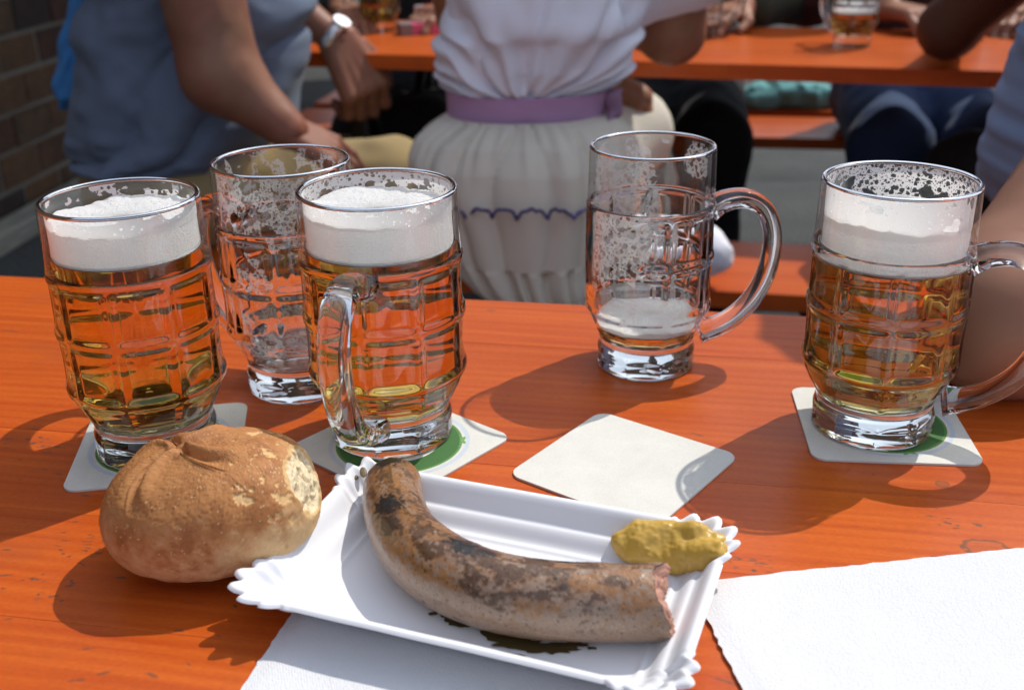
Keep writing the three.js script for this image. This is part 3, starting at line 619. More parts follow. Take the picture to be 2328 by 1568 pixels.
// ------------------------------------------------------------------ grilled sausage
const SR = 0.0162;
{
  const pts = [[898, 1078], [893, 1120], [899, 1165], [918, 1212], [955, 1258], [1010, 1298], [1080, 1330], [1160, 1352], [1250, 1364], [1340, 1368], [1430, 1369], [1498, 1367]].map(([x, y]) => onHeight(x, y, plateFloor + SR));
  const s = thing('grilled_sausage', 'curved grilled sausage with charred spots and one bitten end on the plate', 'sausage', [pts[5].x, plateFloor, pts[5].z]);
  const org = V(pts[5].x, plateFloor, pts[5].z), curve = new THREE.CatmullRomCurve3(pts.map((p) => p.clone().sub(org)));
  // char marks as [along 0..1, around in degrees (0 = up, + towards us), half length, half width in degrees, strength]
  const chars = [[0.055, 8, 0.034, 32, 1.1], [0.27, 22, 0.050, 30, 1.15], [0.34, 38, 0.035, 16, 0.75], [0.555, -6, 0.056, 19, 1.1], [0.61, -10, 0.026, 11, 0.85], [0.80, -24, 0.036, 9, 0.95], [0.735, -20, 0.018, 8, 0.7], [0.94, -26, 0.034, 12, 1], [0.775, 22, 0.006, 5, 1], [0.79, 34, 0.010, 5, 0.6]];
  const N = 620, K = 180, P = [], C = [], I = [];
  const bite = (th) => -0.0035 * Math.sin(th * 2 + 0.6) + 0.0026 * fbm(Math.cos(th) * 3, Math.sin(th) * 3, 0.3, 4) + 0.003 * Math.exp(-Math.pow((Math.atan2(Math.sin(th + 0.9), Math.cos(th + 0.9))) / 0.45, 2));
  const L = curve.getLength(), fat = (t) => 0.93 + 0.13 * sstep(0.05, 0.5, t) - 0.03 * sstep(0.7, 1, t) + 0.02 * noise(t * 7, 2);
  for (let i = 0; i <= N; i++) {
    const t0 = i / N, end = Math.min(1, t0 / 0.085), cap = Math.sqrt(1 - Math.pow(1 - end, 2)), t = t0 < 0.085 ? 0.085 * (1 - Math.cos(end * Math.PI / 2)) * 0.9 + t0 * 0.1 : t0;
    const p = curve.getPointAt(clamp(t, 0, 1)), tan = curve.getTangentAt(clamp(t, 0, 1)), side = V(-tan.z, 0, tan.x).normalize(); // side points towards us for a tangent along +x
    for (let j = 0; j < K; j++) {
      const th = j / K * 2 * Math.PI, cu = Math.cos(th), su = Math.sin(th);   // th = 0 up, + towards side
      let r = SR * fat(t) * cap;
      const u = t * L, a = su, b = cu, nn = fbm(u * 300 + 5, th * 5.2, 0, 4);
      r += 0.00022 * nn + 0.00045 * fbm(u * 60, Math.cos(th) * 2, Math.sin(th) * 2 + 3.3, 3);
      let flat = cu < -0.82 ? (cu + 0.82) * 0.45 : 0;                          // rests on the plate
      let deg = th * 180 / Math.PI; if (deg > 180) deg -= 360;
      const q = p.clone().addScaledVector(side, su * r); q.y += (cu - flat) * r;
      if (t > 0.9) q.addScaledVector(tan, bite(th) * sstep(0.9, 1, t));
      // colour: pale grey-pink casing, browned where the grill touched, flecks of herb, char
      const m = fbm(u * 55 + 9, th * 1.9, 0, 5), m2 = fbm(u * 420, th * 9, 0, 4), grit = worley(u * 700, th * 11, 0, 5), fineN = noise(u * 1500, th * 24);
      let brown = sstep(-0.32, 0.42, m + 0.45 * (0.35 - Math.abs(deg - 5) / 120) + 0.95 * m2 + 0.12 * fineN + (t < 0.42 ? 0.16 : 0));
      brown *= 1 - 0.6 * sstep(62, 100, Math.abs(deg - 8) + 14 * m2);
      let c = [mix(0.272, 0.275, brown), mix(0.178, 0.122, brown), mix(0.118, 0.038, brown)];
      const dark = sstep(0.14, 0.46, fbm(u * 85 + 40, th * 2.4, 0, 5) + 0.5 * m2 + 0.10 * fineN + 0.13 - 0.4 * sstep(40, 95, Math.abs(deg))) * 0.9;
      c = [mix(c[0], 0.085, dark), mix(c[1], 0.040, dark), mix(c[2], 0.017, dark)];
      if (grit[0] < 0.30 && grit[1] > 0.62) c = c.map((z) => z * (0.62 + 0.2 * grit[1])); else if (grit[0] < 0.32 && grit[1] < 0.16) c = [c[0] * 1.22, c[1] * 1.18, c[2] * 1.12];
      const fleck = worley(u * 330, th * 5.4, 0, 3); if (fleck[0] < 0.05 + 0.16 * fleck[1] * fleck[1] && fleck[1] > 0.55) c = c.map((z) => z * 0.45);
      for (const [ct, cd, hl, hw, st] of chars) {
        const e = Math.hypot((t - ct) / hl, (deg - cd) / hw) + 0.75 * fbm(u * 520 + ct * 90, th * 15, 0, 5);
        const halo = sstep(1.7, 0.75, e) * 0.6, k = sstep(1.0, 0.72, e) * st; c = [mix(c[0], 0.10, halo), mix(c[1], 0.042, halo), mix(c[2], 0.016, halo)]; c = [mix(c[0], 0.010, clamp(k)), mix(c[1], 0.007, clamp(k)), mix(c[2], 0.006, clamp(k))];
      }
      const spk = 0.9 + 0.2 * hash(i, j, 4); P.push(q.x, q.y, q.z); C.push(c[0] * spk, c[1] * spk, c[2] * spk);
    }
  }
  for (let i = 0; i < N; i++) for (let j = 0; j < K; j++) { const a = i * K + j, b = i * K + (j + 1) % K, c = a + K, d = b + K; I.push(a, d, b, a, c, d); }
  const tip = P.length / 3, p0 = curve.getPointAt(0); { const f = I.length; P.push(p0.x, p0.y, p0.z); C.push(0.16, 0.09, 0.045); for (let j = 0; j < K; j++) I.push(tip, j, (j + 1) % K); void f; }
  const g = new THREE.BufferGeometry(); g.setAttribute('position', new THREE.Float32BufferAttribute(P, 3)); g.setAttribute('color', new THREE.Float32BufferAttribute(C, 3)); g.setIndex(I); g.computeVertexNormals();
  part('casing', g, phys(rgb(1, 1, 1), 0.42, { vertexColors: true, clearcoat: 0.45, clearcoatRoughness: 0.22, side: THREE.DoubleSide }), s);
  // the bitten end: crumbly pink meat
  const pe = curve.getPointAt(1), te = curve.getTangentAt(1), se = V(-te.z, 0, te.x).normalize();
  const meat = grid(96, 30, (u, v, o) => {
    const th = u * 2 * Math.PI, rad = (1 - v), R0 = SR * fat(1) - 0.0002, r = R0 * rad;
    const cu = Math.cos(th), su = Math.sin(th), flat = cu < -0.82 ? (cu + 0.82) * 0.45 : 0, y = (cu - flat) * r, sd = su * r;
    const crumb = worley(sd * 420, y * 420, 0, 7), dep = 0.0030 * fbm(sd * 130 + 2, y * 130, 0, 4) + 0.0022 * (0.6 - crumb[0]) * (v > 0.02 ? 1 : 0) + 0.0030 * (1 - rad * rad);
    o.p.copy(pe).addScaledVector(se, sd).addScaledVector(te, bite(th) * rad + dep * sstep(0, 0.12, v) + 0.0002); o.p.y += y;
    const k = 0.75 + 0.5 * crumb[1] * (0.5 + 0.5 * crumb[0]) + 0.25 * noise(sd * 900, y * 900); o.c = [0.47 * k, 0.235 * k, 0.165 * k];
  }, true);
  part('bitten_meat', meat, phys(rgb(1, 1, 1), 0.55, { vertexColors: true, side: THREE.DoubleSide }), s);
}
// greasy juice that ran out below the sausage, and two spots on the plate's corner
{
  const juiceMat = phys(rgb(0.075, 0.050, 0.020), 0.35, { specularIntensity: 0.5 });
  const blob = (list) => {
    const gs = list.map(([px, py, rx, rz, t, s], n) => {
      const c = onPlate(px, py), geo = grid(28, 6, (u, v, o) => {
        const a = u * 2 * Math.PI, e = (1 - v) * (1 + 0.35 * noise(Math.cos(a) * 1.6 + s, Math.sin(a) * 1.6 + s * 3) + 0.22 * noise(Math.cos(a) * 5 + s, Math.sin(a) * 5)), x = Math.cos(a) * rx * e, z = Math.sin(a) * rz * e;
        o.p.set(c.x + x * Math.cos(t) - z * Math.sin(t), 0, c.z + x * Math.sin(t) + z * Math.cos(t)); o.p.y = plateHeight(o.p) + 0.00055 + n * 0.00005 + 0.0003 * (1 - e * e > 0 ? 1 - e * e : 0);
      }, true); geo.index.array.reverse(); geo.computeVertexNormals(); return geo;
    });
    return mergeGeometries(gs);
  };
  const list = [[1192, 1468, 0.018, 0.0045, 0.14, 1], [1240, 1476, 0.012, 0.004, 0.05, 2], [1150, 1452, 0.010, 0.0042, 0.35, 3], [1040, 1415, 0.0062, 0.0035, 0.6, 4], [1018, 1402, 0.004, 0.0024, 0.6, 5], [1300, 1470, 0.006, 0.0022, 0, 6], [1162, 1487, 0.006, 0.0009, 0.2, 7], [1345, 1476, 0.002, 0.001, 0, 8], [985, 1398, 0.002, 0.0012, 0, 9]];
  single('meat_juice', blob(list), juiceMat, 'dark greasy juice pooled on the plate below the sausage', 'juice');
}
// ------------------------------------------------------------------ mustard
{
  const c0 = onHeight(1510, 1245, TOP + 0.012), l = [];
  const add = (ax, ay, ra, bx, by, rb, h = 0.3) => { h *= 0.6; const a = onPlate(ax, ay), b = onPlate(bx, by); a.y = plateHeight(a) + ra * h; b.y = plateHeight(b) + rb * h; l.push([a.x - c0.x, a.y - TOP, a.z - c0.z, ra, b.x - c0.x, b.y - TOP, b.z - c0.z, rb]); };
  add(1415, 1235, 0.0052, 1455, 1222, 0.0062); add(1455, 1218, 0.0056, 1505, 1222, 0.0060, 0.7); add(1430, 1258, 0.0052, 1478, 1262, 0.0064);
  add(1478, 1262, 0.0060, 1535, 1252, 0.0064); add(1535, 1222, 0.0048, 1585, 1220, 0.0052, 0.8); add(1585, 1222, 0.0046, 1638, 1234, 0.0030, 0.6); add(1540, 1275, 0.0058, 1580, 1278, 0.0046);
  add(1560, 1250, 0.0056, 1640, 1250, 0.0034, 0.5); add(1470, 1240, 0.0058, 1560, 1262, 0.0060, 0.3); add(1540, 1240, 0.0058, 1610, 1262, 0.0040, 0.3); add(1498, 1240, 0.0054, 1545, 1238, 0.0058, 0.8); add(1580, 1285, 0.0040, 1635, 1262, 0.0024); add(1545, 1262, 0.0056, 1600, 1272, 0.0046, 0.4); add(1450, 1245, 0.0060, 1520, 1250, 0.0060, 0.3); add(1500, 1285, 0.0044, 1545, 1288, 0.0042);
  const f = bones(l, 0.0032), lo = [1, 1, 1], hi = [-1, -1, -1];
  for (const c of l) for (const o of [0, 4]) for (let q = 0; q < 3; q++) { lo[q] = Math.min(lo[q], c[o + q] - 0.009); hi[q] = Math.max(hi[q], c[o + q] + 0.009); }
  const g = surfaceNets((x, y, z) => Math.max(f(x, y, z) + 0.0009 * noise(x * 170, y * 170, z * 200 + 0.37) + 0.0003 * noise(x * 480, y * 480, z * 520 + 0.7), 0.0022 + 0.0002 - y), lo, hi, 0.0006);
  single('mustard', g, phys(rgb(0.57, 0.345, 0.055), 0.42, { clearcoat: 0.12, clearcoatRoughness: 0.3 }), 'dollop of ochre mustard smeared over the corner of the plate', 'mustard', [c0.x, TOP, c0.z]);
}

// ------------------------------------------------------------------ bread roll
{
  const A = 0.0520, B = 0.0312, Cc = 0.0430, ctr = V(-0.1450, TOP + 0.0300, -0.4510), yaw = 0.10;
  const roll = thing('bread_roll', 'golden crusty bread roll with a bite out of it, leaning on the plate', 'bread roll', [ctr.x, ctr.y, ctr.z], yaw);
  roll.rotation.z = 0.075; roll.rotation.x = 0.02;
  const star = V(-0.30, 0.90, -0.10).normalize(), sx = V(1, 0, 0).addScaledVector(star, -star.x).normalize(), sy = star.clone().cross(sx);
  const arms = [-2.75, -1.15, 0.35, 1.75];
  const biteN = V(0.90, 0.30, 0.05).normalize(), biteD = 0.0450;
  const g = grid(420, 260, (u, v, o) => {
    const th = u * 2 * Math.PI, ph = v * Math.PI, d = V(Math.sin(ph) * Math.cos(th), Math.cos(ph), Math.sin(ph) * Math.sin(th));
    const e = 2.25, by = d.y < 0 ? B * 0.93 : B * 1.03;
    let r = Math.pow(Math.pow(Math.abs(d.x) / A, e) + Math.pow(Math.abs(d.y) / by, e) + Math.pow(Math.abs(d.z) / Cc, e), -1 / e);
    r *= 1 + 0.035 * fbm(d.x * 1.7 + 3, d.y * 1.7, d.z * 1.7 + 0.4, 3);
    // star creases of the roll
    const a1 = d.dot(star), px = d.dot(sx), py = d.dot(sy), rho = Math.acos(clamp(a1, -1, 1)), an = Math.atan2(py, px);
    let crease = 0, lip = 0;
    for (const a0 of arms) {
      const dl = Math.atan2(Math.sin(an - a0 - rho * 0.55), Math.cos(an - a0 - rho * 0.55)), dist = Math.abs(Math.sin(dl)) * Math.sin(rho) * (Math.cos(dl) > 0 ? 1 : 9) + 0.012 * noise(rho * 9 + a0, an * 3);
      const fade = sstep(0.02, 0.14, rho) * (1 - sstep(0.62, 1.15, rho)), w = 0.045 + 0.05 * rho;
      crease = Math.max(crease, fade * Math.exp(-Math.pow(dist / w, 2))); lip = Math.max(lip, fade * Math.exp(-Math.pow((dist - w * 2.1) / (w * 1.1), 2)) * (Math.sin(dl) > 0 ? 1 : 0.35));
    }
    r += -0.0030 * crease + 0.0022 * lip;
    const fold = d.y + 0.52 + 0.07 * fbm(d.x * 2.2 + 6, d.z * 2.2, 0.5, 3) - 0.16 * d.x; r -= 0.0022 * Math.exp(-Math.pow(fold / 0.035, 2)) * sstep(-0.9, -0.2, d.x); r += 0.0012 * Math.exp(-Math.pow((fold - 0.11) / 0.07, 2));
    const wr = Math.sin(d.y * 17 + 2.2 * fbm(d.x * 2 + 1, d.z * 2, 0.2, 3)) * sstep(-0.15, -0.45, d.y) * 0.0009 * (0.4 + fbm(d.x * 3, d.z * 3, 1.2, 2)); r += wr;
    r += 0.00035 * fbm(d.x * 26, d.y * 26, d.z * 26 + 0.2, 4) * (d.y > -0.3 ? 1 : 0.5) - 0.00035 * (worley(th * 16, ph * 16)[0] < 0.15 ? 1 : 0);
    // crust colours: baked dome, paler sides and underside with flour
    const m = fbm(d.x * 3.1 + 7, d.y * 3.1, d.z * 3.1 + 0.6, 5), m2 = fbm(d.x * 11, d.y * 11, d.z * 11 + 0.9, 4), m3 = noise(d.x * 95, d.y * 95, d.z * 95 + 0.3);
    const baked = sstep(-0.42, 0.30, d.y * 0.9 + 0.45 * m + 0.28 * m2 - (d.x > 0.5 ? (d.x - 0.5) * 0.9 : 0));
    let c = [mix(0.60, 0.43, baked), mix(0.385, 0.185, baked), mix(0.19, 0.062, baked)];
    const deep = sstep(0.05, 0.5, m + 0.5 * m2 + 0.12) * baked * 0.55; c = [mix(c[0], 0.27, deep), mix(c[1], 0.095, deep), mix(c[2], 0.028, deep)];
    const fl = worley(th * 34, ph * 34, 0, 5); if (fl[0] < 0.20 && fl[1] > 0.86 && m > 0.0) c = [0.66, 0.47, 0.28];
    c = c.map((q) => q * (1 + 0.09 * m3));
    // flaking crust near the bite
    const flake = fbm(d.x * 9 + 20, d.y * 12, d.z * 12 + 0.1, 4); if (d.x > 0.42 && flake > 0.27 && d.y > -0.2) { c = [0.66, 0.41, 0.18]; r -= 0.0007; }
    o.p.copy(d).multiplyScalar(r);
    // torn end: white crumb with holes
    const out = o.p.dot(biteN) - (biteD + 0.0035 * fbm(d.y * 6 + 5, d.z * 6, 0.4, 3));
    if (out > 0) {
      const y = o.p.y, z = o.p.z, w = worley(y * 170, z * 170, 0, 2), w2 = worley(y * 420, z * 420, 0, 6), hole = w[1] > 0.45 ? sstep(0.42, 0.1, w[0]) : 0, edge = sstep(0, 0.004, out);
      o.p.addScaledVector(biteN, -out * (0.93 + 0.05 * noise(y * 300, z * 300)) - edge * (0.0042 * hole + 0.0014 * sstep(0.35, 0.1, w2[0]) + 0.0022 * fbm(y * 90, z * 90, 0.3, 3)));
      const k = 1 - 0.12 * w2[1]; c = mix(0, 1, edge) > 0.35 ? [0.76 * k, 0.62 * k, 0.40 * k] : [0.62, 0.40, 0.18];
    }
    o.c = c;
  }, true);
  g.index.array.reverse(); g.computeVertexNormals();
  part('crust', g, phys(rgb(1, 1, 1), 0.62, { vertexColors: true, specularIntensity: 0.5 }), roll);
}

// ------------------------------------------------------------------ people in the background
const cloth = (c, more = {}) => phys(c, 0.95, { sheen: 0.2, sheenRoughness: 0.7, sheenColor: rgb(0.5, 0.5, 0.5), ...more });
const weave = pixels(256, 256, (x, y) => { const g = 0.5 + 0.25 * Math.sin(x * Math.PI / 2) * Math.sin(y * Math.PI / 2) + 0.4 * noise(x / 3, y / 9) * 0.6 + 0.3 * fbm(x / 30, y / 30, 0.3, 3); return [g, g, g]; });
const skin = (r, g, b) => phys(rgb(r, g, b), 0.5, { specularIntensity: 0.6, vertexColors: true });
function mottled(geos) {                              // one body mesh; skin tone varies in patches, freckles and fine grain
  const g = mergeGeometries(geos.map((q) => (q.deleteAttribute('uv'), q))), p = g.attributes.position, c = [];
  for (let i = 0; i < p.count; i++) {
    const x = p.getX(i), y = p.getY(i), z = p.getZ(i), a = fbm(x * 14, y * 14, z * 14 + 0.3, 3), b = noise(x * 95, y * 95, z * 95 + 0.7), k = 1 + 0.30 * a + 0.10 * b, red = 1 + 0.18 * noise(x * 22 + 5, y * 22, z * 22 + 0.2);
    c.push(k * (0.95 + 0.05 * red), k * (2 - red) * 0.98, k * (2 - red) * 0.96);
  }
  g.setAttribute('color', new THREE.Float32BufferAttribute(c, 3)); return g;
}
const P3 = (v) => [v.x, v.y, v.z];
const bone = (a, ra, b, rb) => [...P3(a), ra, ...P3(b), rb];
function hand(wrist, dir, back, s = 1, curl = 0.8) {  // palm and five bent fingers; dir: where the hand points, back: the back of the hand
  const d = dir.clone().normalize(), n = back.clone().addScaledVector(d, -back.dot(d)).normalize(), w = d.clone().cross(n), L = [];
  const at = (x, y, z) => wrist.clone().addScaledVector(d, x * s).addScaledVector(w, y * s).addScaledVector(n, z * s);
  for (const y of [-0.028, -0.010, 0.008, 0.026]) L.push(bone(at(0.0, y * 0.55, 0), 0.017 * s, at(0.078, y, 0.002), 0.0135 * s));
  [[-0.030, 0.036, 0.026, 0.021], [-0.010, 0.043, 0.029, 0.022], [0.010, 0.040, 0.028, 0.022], [0.029, 0.031, 0.021, 0.019]].forEach(([y, a, b, c], k) => {
    let p = at(0.080, y, 0.002), ang = curl * 0.55 + k * 0.05, x = 0.080, z = 0.002;
    for (const [len, r0, r1] of [[a, 0.0098, 0.0090], [b, 0.0090, 0.0082], [c, 0.0082, 0.0072]]) { x += Math.cos(ang) * len; z -= Math.sin(ang) * len; const q = at(x, y * 1.05, z); L.push(bone(p, r0 * s, q, r1 * s)); p = q; ang += curl * 0.75; }
  });
  let p = at(0.018, -0.030, -0.004); for (const [x, y, z, r0, r1] of [[0.052, -0.052, -0.014, 0.0135, 0.0108], [0.082, -0.052, -0.026, 0.0105, 0.0082]]) { const q = at(x, y, z); L.push(bone(p, r0 * s, q, r1 * s)); p = q; }
  return L;
}
const handMesh = (L) => boneMesh(L, 0.0036, 0.006);
function headGeo(p, fwd, s = 1) {                     // head with brow, nose, chin and ears, looking along fwd
  const f = fwd.clone().setY(0).normalize(), r = f.clone().cross(V(0, 1, 0)), at = (x, y, z) => p.clone().addScaledVector(r, x * s).addScaledVector(f, z * s).add(V(0, y * s, 0));
  return boneMesh([bone(at(0, 0.03, -0.02), 0.083 * s, at(0, 0.05, 0.02), 0.078 * s), bone(at(0, -0.03, 0.03), 0.062 * s, at(0, -0.075, 0.052), 0.034 * s), bone(at(0, 0.0, 0.095), 0.012 * s, at(0, -0.032, 0.108), 0.015 * s), bone(at(-0.035, 0.026, 0.083), 0.014 * s, at(0.035, 0.026, 0.083), 0.014 * s), bone(at(-0.024, -0.066, 0.088), 0.009 * s, at(0.024, -0.066, 0.088), 0.009 * s), bone(at(-0.082, 0.01, -0.005), 0.014 * s, at(-0.082, -0.025, 0), 0.010 * s), bone(at(0.082, 0.01, -0.005), 0.014 * s, at(0.082, -0.025, 0), 0.010 * s), bone(at(0, -0.06, -0.03), 0.052 * s, at(0, -0.17, -0.04), 0.055 * s)], 0.006, 0.02);
}
function hairGeo(p, fwd, s = 1, long = 0) { const f = fwd.clone().setY(0).normalize(), at = (y, z) => p.clone().addScaledVector(f, z * s).add(V(0, y * s, 0)); return boneMesh([bone(at(0.055, -0.03), 0.092 * s, at(0.085, 0.02), 0.072 * s), bone(at(0.02, -0.06), 0.075 * s, at(-0.06 - long, -0.075), 0.05 * s)], 0.008, 0.03, (x, y, z) => 0.006 * noise(x * 60, y * 14, z * 60 + 0.3)); }

// ring-by-ring garment: rings of [centre x, y, z, half width, half depth, turn], folds(th, v) pushes the cloth out
function garment(rings, folds, nu = 180, nv = 120) {
  const cr = new THREE.CatmullRomCurve3(rings.map((r) => V(r[0], r[1], r[2]))), sz = new THREE.CatmullRomCurve3(rings.map((r) => V(r[3], r[4], r[5] ?? 0)));
  return grid(nu, nv, (u, v, o) => {
    const c = cr.getPoint(v), s = sz.getPoint(v), th = u * 2 * Math.PI, e = 2.3, q = Math.pow(Math.pow(Math.abs(Math.cos(th)), e) + Math.pow(Math.abs(Math.sin(th)), e), -1 / e), f = folds(th, v);
    const x = Math.cos(th) * q * (s.x + f), z = Math.sin(th) * q * (s.y + f), ct = Math.cos(s.z), st = Math.sin(s.z);
    o.p.set(c.x + x * ct - z * st, c.y, c.z + x * st + z * ct);
  }, true);
}
const back = (px, py, z) => atDepth(px, py, z);

// --- woman seen from behind
{
  const Z = -1.66, base = V(0.03, 0, Z), w = thing('person', 'woman seen from behind in white blouse, lilac belt and cream skirt', 'person', [base.x, 0, base.z]);
  const rel = (p) => p.clone().sub(base), at = (px, py, z) => rel(atDepth(px, py, z));
  const sk = skin(0.30, 0.135, 0.075), fwd = V(0.25, 0, -1).normalize();
  const pel = V(0.01, 0.60, 0.0), chest = V(0.04, 1.0, -0.03), neck = V(0.045, 1.16, -0.03), shR = V(0.235, 1.075, -0.02), shL = V(-0.15, 1.08, -0.05);
  const elR = at(1528, 70, -1.74), wrR = V(0.10, 0.845, -0.40), elL = V(-0.10, 0.86, -0.20), handL = at(1452, 225, -1.80);
  const body = [bone(pel, 0.13, V(0.02, 0.76, -0.01), 0.10), bone(V(0.02, 0.76, -0.01), 0.10, chest, 0.115), bone(chest, 0.11, neck, 0.05), bone(shL, 0.055, shR, 0.055), bone(neck, 0.05, V(0.05, 1.25, -0.04), 0.05),
    bone(shR, 0.052, elR, 0.047), bone(elR, 0.046, wrR, 0.027), bone(shL, 0.05, elL, 0.04), bone(elL, 0.038, handL, 0.026),
    bone(pel.clone().add(V(0.09, -0.02, 0)), 0.09, V(0.19, 0.56, -0.42), 0.06), bone(pel.clone().add(V(-0.08, -0.02, 0)), 0.09, V(0.02, 0.56, -0.47), 0.06), bone(V(0.19, 0.56, -0.42), 0.058, V(0.19, 0.09, -0.38), 0.036), bone(V(0.02, 0.56, -0.47), 0.058, V(0.02, 0.09, -0.42), 0.036), bone(V(0.19, 0.06, -0.38), 0.035, V(0.22, 0.045, -0.52), 0.03), bone(V(0.02, 0.06, -0.42), 0.035, V(0.03, 0.045, -0.56), 0.03)];
  const hL = hand(handL, at(1498, 290, -1.84).sub(handL), V(0.6, 0.6, 0.4), 0.95, 0.25), hR = hand(wrR, V(-0.5, -0.1, -0.8), V(0, 1, 0), 0.95, 0.7);
  part('body', mottled([boneMesh(body, 0.012, 0.03), handMesh(hL), handMesh(hR), headGeo(V(0.06, 1.36, -0.03), fwd)]), sk, w);
  part('hair', hairGeo(V(0.06, 1.36, -0.03), fwd, 1, 0.05), std(rgb(0.05, 0.03, 0.02), 0.6), w);
  const ring = (px0, px1, py, z, dep, turn = 0) => { const a = at(px0, py, z), b = at(px1, py, z); return [(a.x + b.x) / 2, (a.y + b.y) / 2, (a.z + b.z) / 2, Math.abs(b.x - a.x) / 2, dep, turn]; };
  const bx = ring(1003, 1452, 60, Z + 0.02, 0.125), wy = 0.795;
  const blouseRings = [ring(1026, 1372, 204, Z + 0.01, 0.096), ring(1012, 1400, 178, Z + 0.01, 0.103), ring(1001, 1436, 140, Z + 0.01, 0.116), ring(1001, 1446, 85, Z + 0.01, 0.124), bx, ring(1008, 1472, 0, Z + 0.02, 0.122), [0.035, 0.97, 0.01, 0.165, 0.12, 0], [0.04, 1.03, 0.0, 0.185, 0.115, 0], [0.045, 1.11, -0.02, 0.16, 0.08, 0], [0.045, 1.155, -0.03, 0.07, 0.06, 0]];
  // folds fan up and to the right from the middle of the belt
  const bf = (th, v) => { const s = Math.cos(th), n = Math.sin(th); const fan = n > -0.3 ? (s + 0.05) / (0.12 + v * 1.15) : s * 5; return (0.020 * (Math.pow(Math.abs(Math.sin(fan * 2.6 + 0.9 * noise(s * 3, v * 5))), 0.65) - 0.6) + 0.005 * Math.sin(fan * 10.5 + 2 + 2 * noise(s * 5, v * 4 + 3)) + 0.004 * noise(s * 5, v * 9)) * sstep(0.0, 0.07, v) * (1 - sstep(0.55, 0.8, v)); };
  const white = cloth(rgb(0.86, 0.86, 0.92), { bumpMap: weave, bumpScale: 0.0003 });
  part('blouse', garment(blouseRings, bf, 260, 150), white, w);
  part('sleeve', boneMesh([bone(shR.clone().add(V(-0.03, 0, 0)), 0.085, V(0.245, 0.965, -0.045), 0.072), bone(V(0.10, 0.93, -0.02), 0.085, V(0.235, 0.955, -0.04), 0.065)], 0.01, 0.04, (x, y, z) => 0.004 * noise(x * 40 + y * 30, y * 22, z * 30 + 0.4)), white, w);
  part('sleeve', boneMesh([bone(shL.clone().add(V(0.03, 0, 0)), 0.08, V(-0.135, 0.98, -0.11), 0.068)], 0.01, 0.04, (x, y, z) => 0.004 * noise(x * 40 + y * 30, y * 22, z * 30 + 0.4)), white, w);
  const beltRings = [ring(1012, 1375, 258, Z + 0.012, 0.103), ring(1012, 1378, 236, Z + 0.012, 0.104), ring(1010, 1384, 214, Z + 0.012, 0.105), ring(1008, 1388, 194, Z + 0.012, 0.106)].map((r, i) => [r[0] + 0.002, r[1], r[2], r[3], r[4], 0.0]);
  part('belt', garment(beltRings, (th, v) => 0.0012 * noise(Math.cos(th) * 4, v * 2) + (v < 0.04 || v > 0.96 ? -0.002 : 0), 160, 24), phys(rgb(0.50, 0.30, 0.49), 0.6, { specularIntensity: 0.5 }), w);
  const knot = part('belt_knot', boneMesh([bone(at(1392, 222, -1.60), 0.014, at(1402, 252, -1.60), 0.010), bone(at(1395, 215, -1.61), 0.008, at(1412, 205, -1.62), 0.004), bone(at(1394, 255, -1.6), 0.007, at(1384, 275, -1.58), 0.004)], 0.003, 0.008), phys(rgb(0.30, 0.17, 0.27), 0.7), w); void knot;
  const cream = cloth(rgb(0.65, 0.595, 0.49), { bumpMap: weave, bumpScale: 0.0005 });
  const S = Z + 0.03;
  const skirtRings = [ring(1018, 1370, 250, S - 0.01, 0.100), ring(990, 1400, 268, S, 0.118), ring(955, 1432, 295, S, 0.142), ring(938, 1452, 345, S + 0.005, 0.160), ring(945, 1452, 400, S + 0.01, 0.166), ring(978, 1428, 470, S + 0.015, 0.166), ring(1005, 1405, 545, S + 0.02, 0.165), ring(1052, 1392, 605, S + 0.025, 0.160), ring(1120, 1375, 645, S + 0.02, 0.150), ring(1210, 1350, 672, S + 0.01, 0.12)];
  const sf = (th, v) => { const s = Math.cos(th) * 1.0 + 0.25 * Math.sin(th), k = sstep(0, 0.06, v), tier = v > 0.66 ? 1 : 0; return k * ((1 - v * 0.55) * 0.017 * (Math.pow(Math.abs(Math.sin(s * 10 + 1.5 * noise(s * 3, v * 2.2))), 0.65) - 0.6) + 0.007 * Math.sin(s * 41 + 3 * noise(s * 5, 1)) * (1 - sstep(0, 0.42, v)) + 0.008 * noise(s * 4 + 2, v * 3.4) + tier * (0.016 * (Math.pow(Math.abs(Math.sin(s * 14 + 1.4 * noise(s * 4, 9))), 0.65) - 0.6) - 0.004)); };
  const skirt = part('skirt', garment(skirtRings, sf, 280, 170), cream, w);
  // front of the skirt over the lap
  part('skirt_lap', boneMesh([bone(V(0.07, 0.625, -0.05), 0.100, at(1432, 300, -1.84), 0.062), bone(at(1432, 300, -1.84), 0.062, V(0.19, 0.55, -0.42), 0.075), bone(V(-0.06, 0.60, -0.08), 0.105, V(0.02, 0.55, -0.46), 0.075), bone(V(0.19, 0.54, -0.42), 0.075, V(0.18, 0.36, -0.42), 0.08), bone(V(0.02, 0.54, -0.46), 0.075, V(0.03, 0.36, -0.46), 0.08)], 0.012, 0.05, (x, y, z) => 0.006 * noise(x * 26 + z * 10, y * 8, z * 22 + 0.3)), cream, w);
  part('skirt_corner', boneMesh([bone(V(0.13, 0.53, 0.05), 0.05, at(1600, 575, -1.60), 0.035), bone(at(1600, 575, -1.60), 0.035, at(1645, 585, -1.59), 0.014), bone(at(1600, 560, -1.62), 0.03, at(1632, 555, -1.63), 0.012)], 0.007, 0.03, (x, y, z) => 0.003 * noise(x * 60, y * 60, z * 60 + 0.4)), white, w);
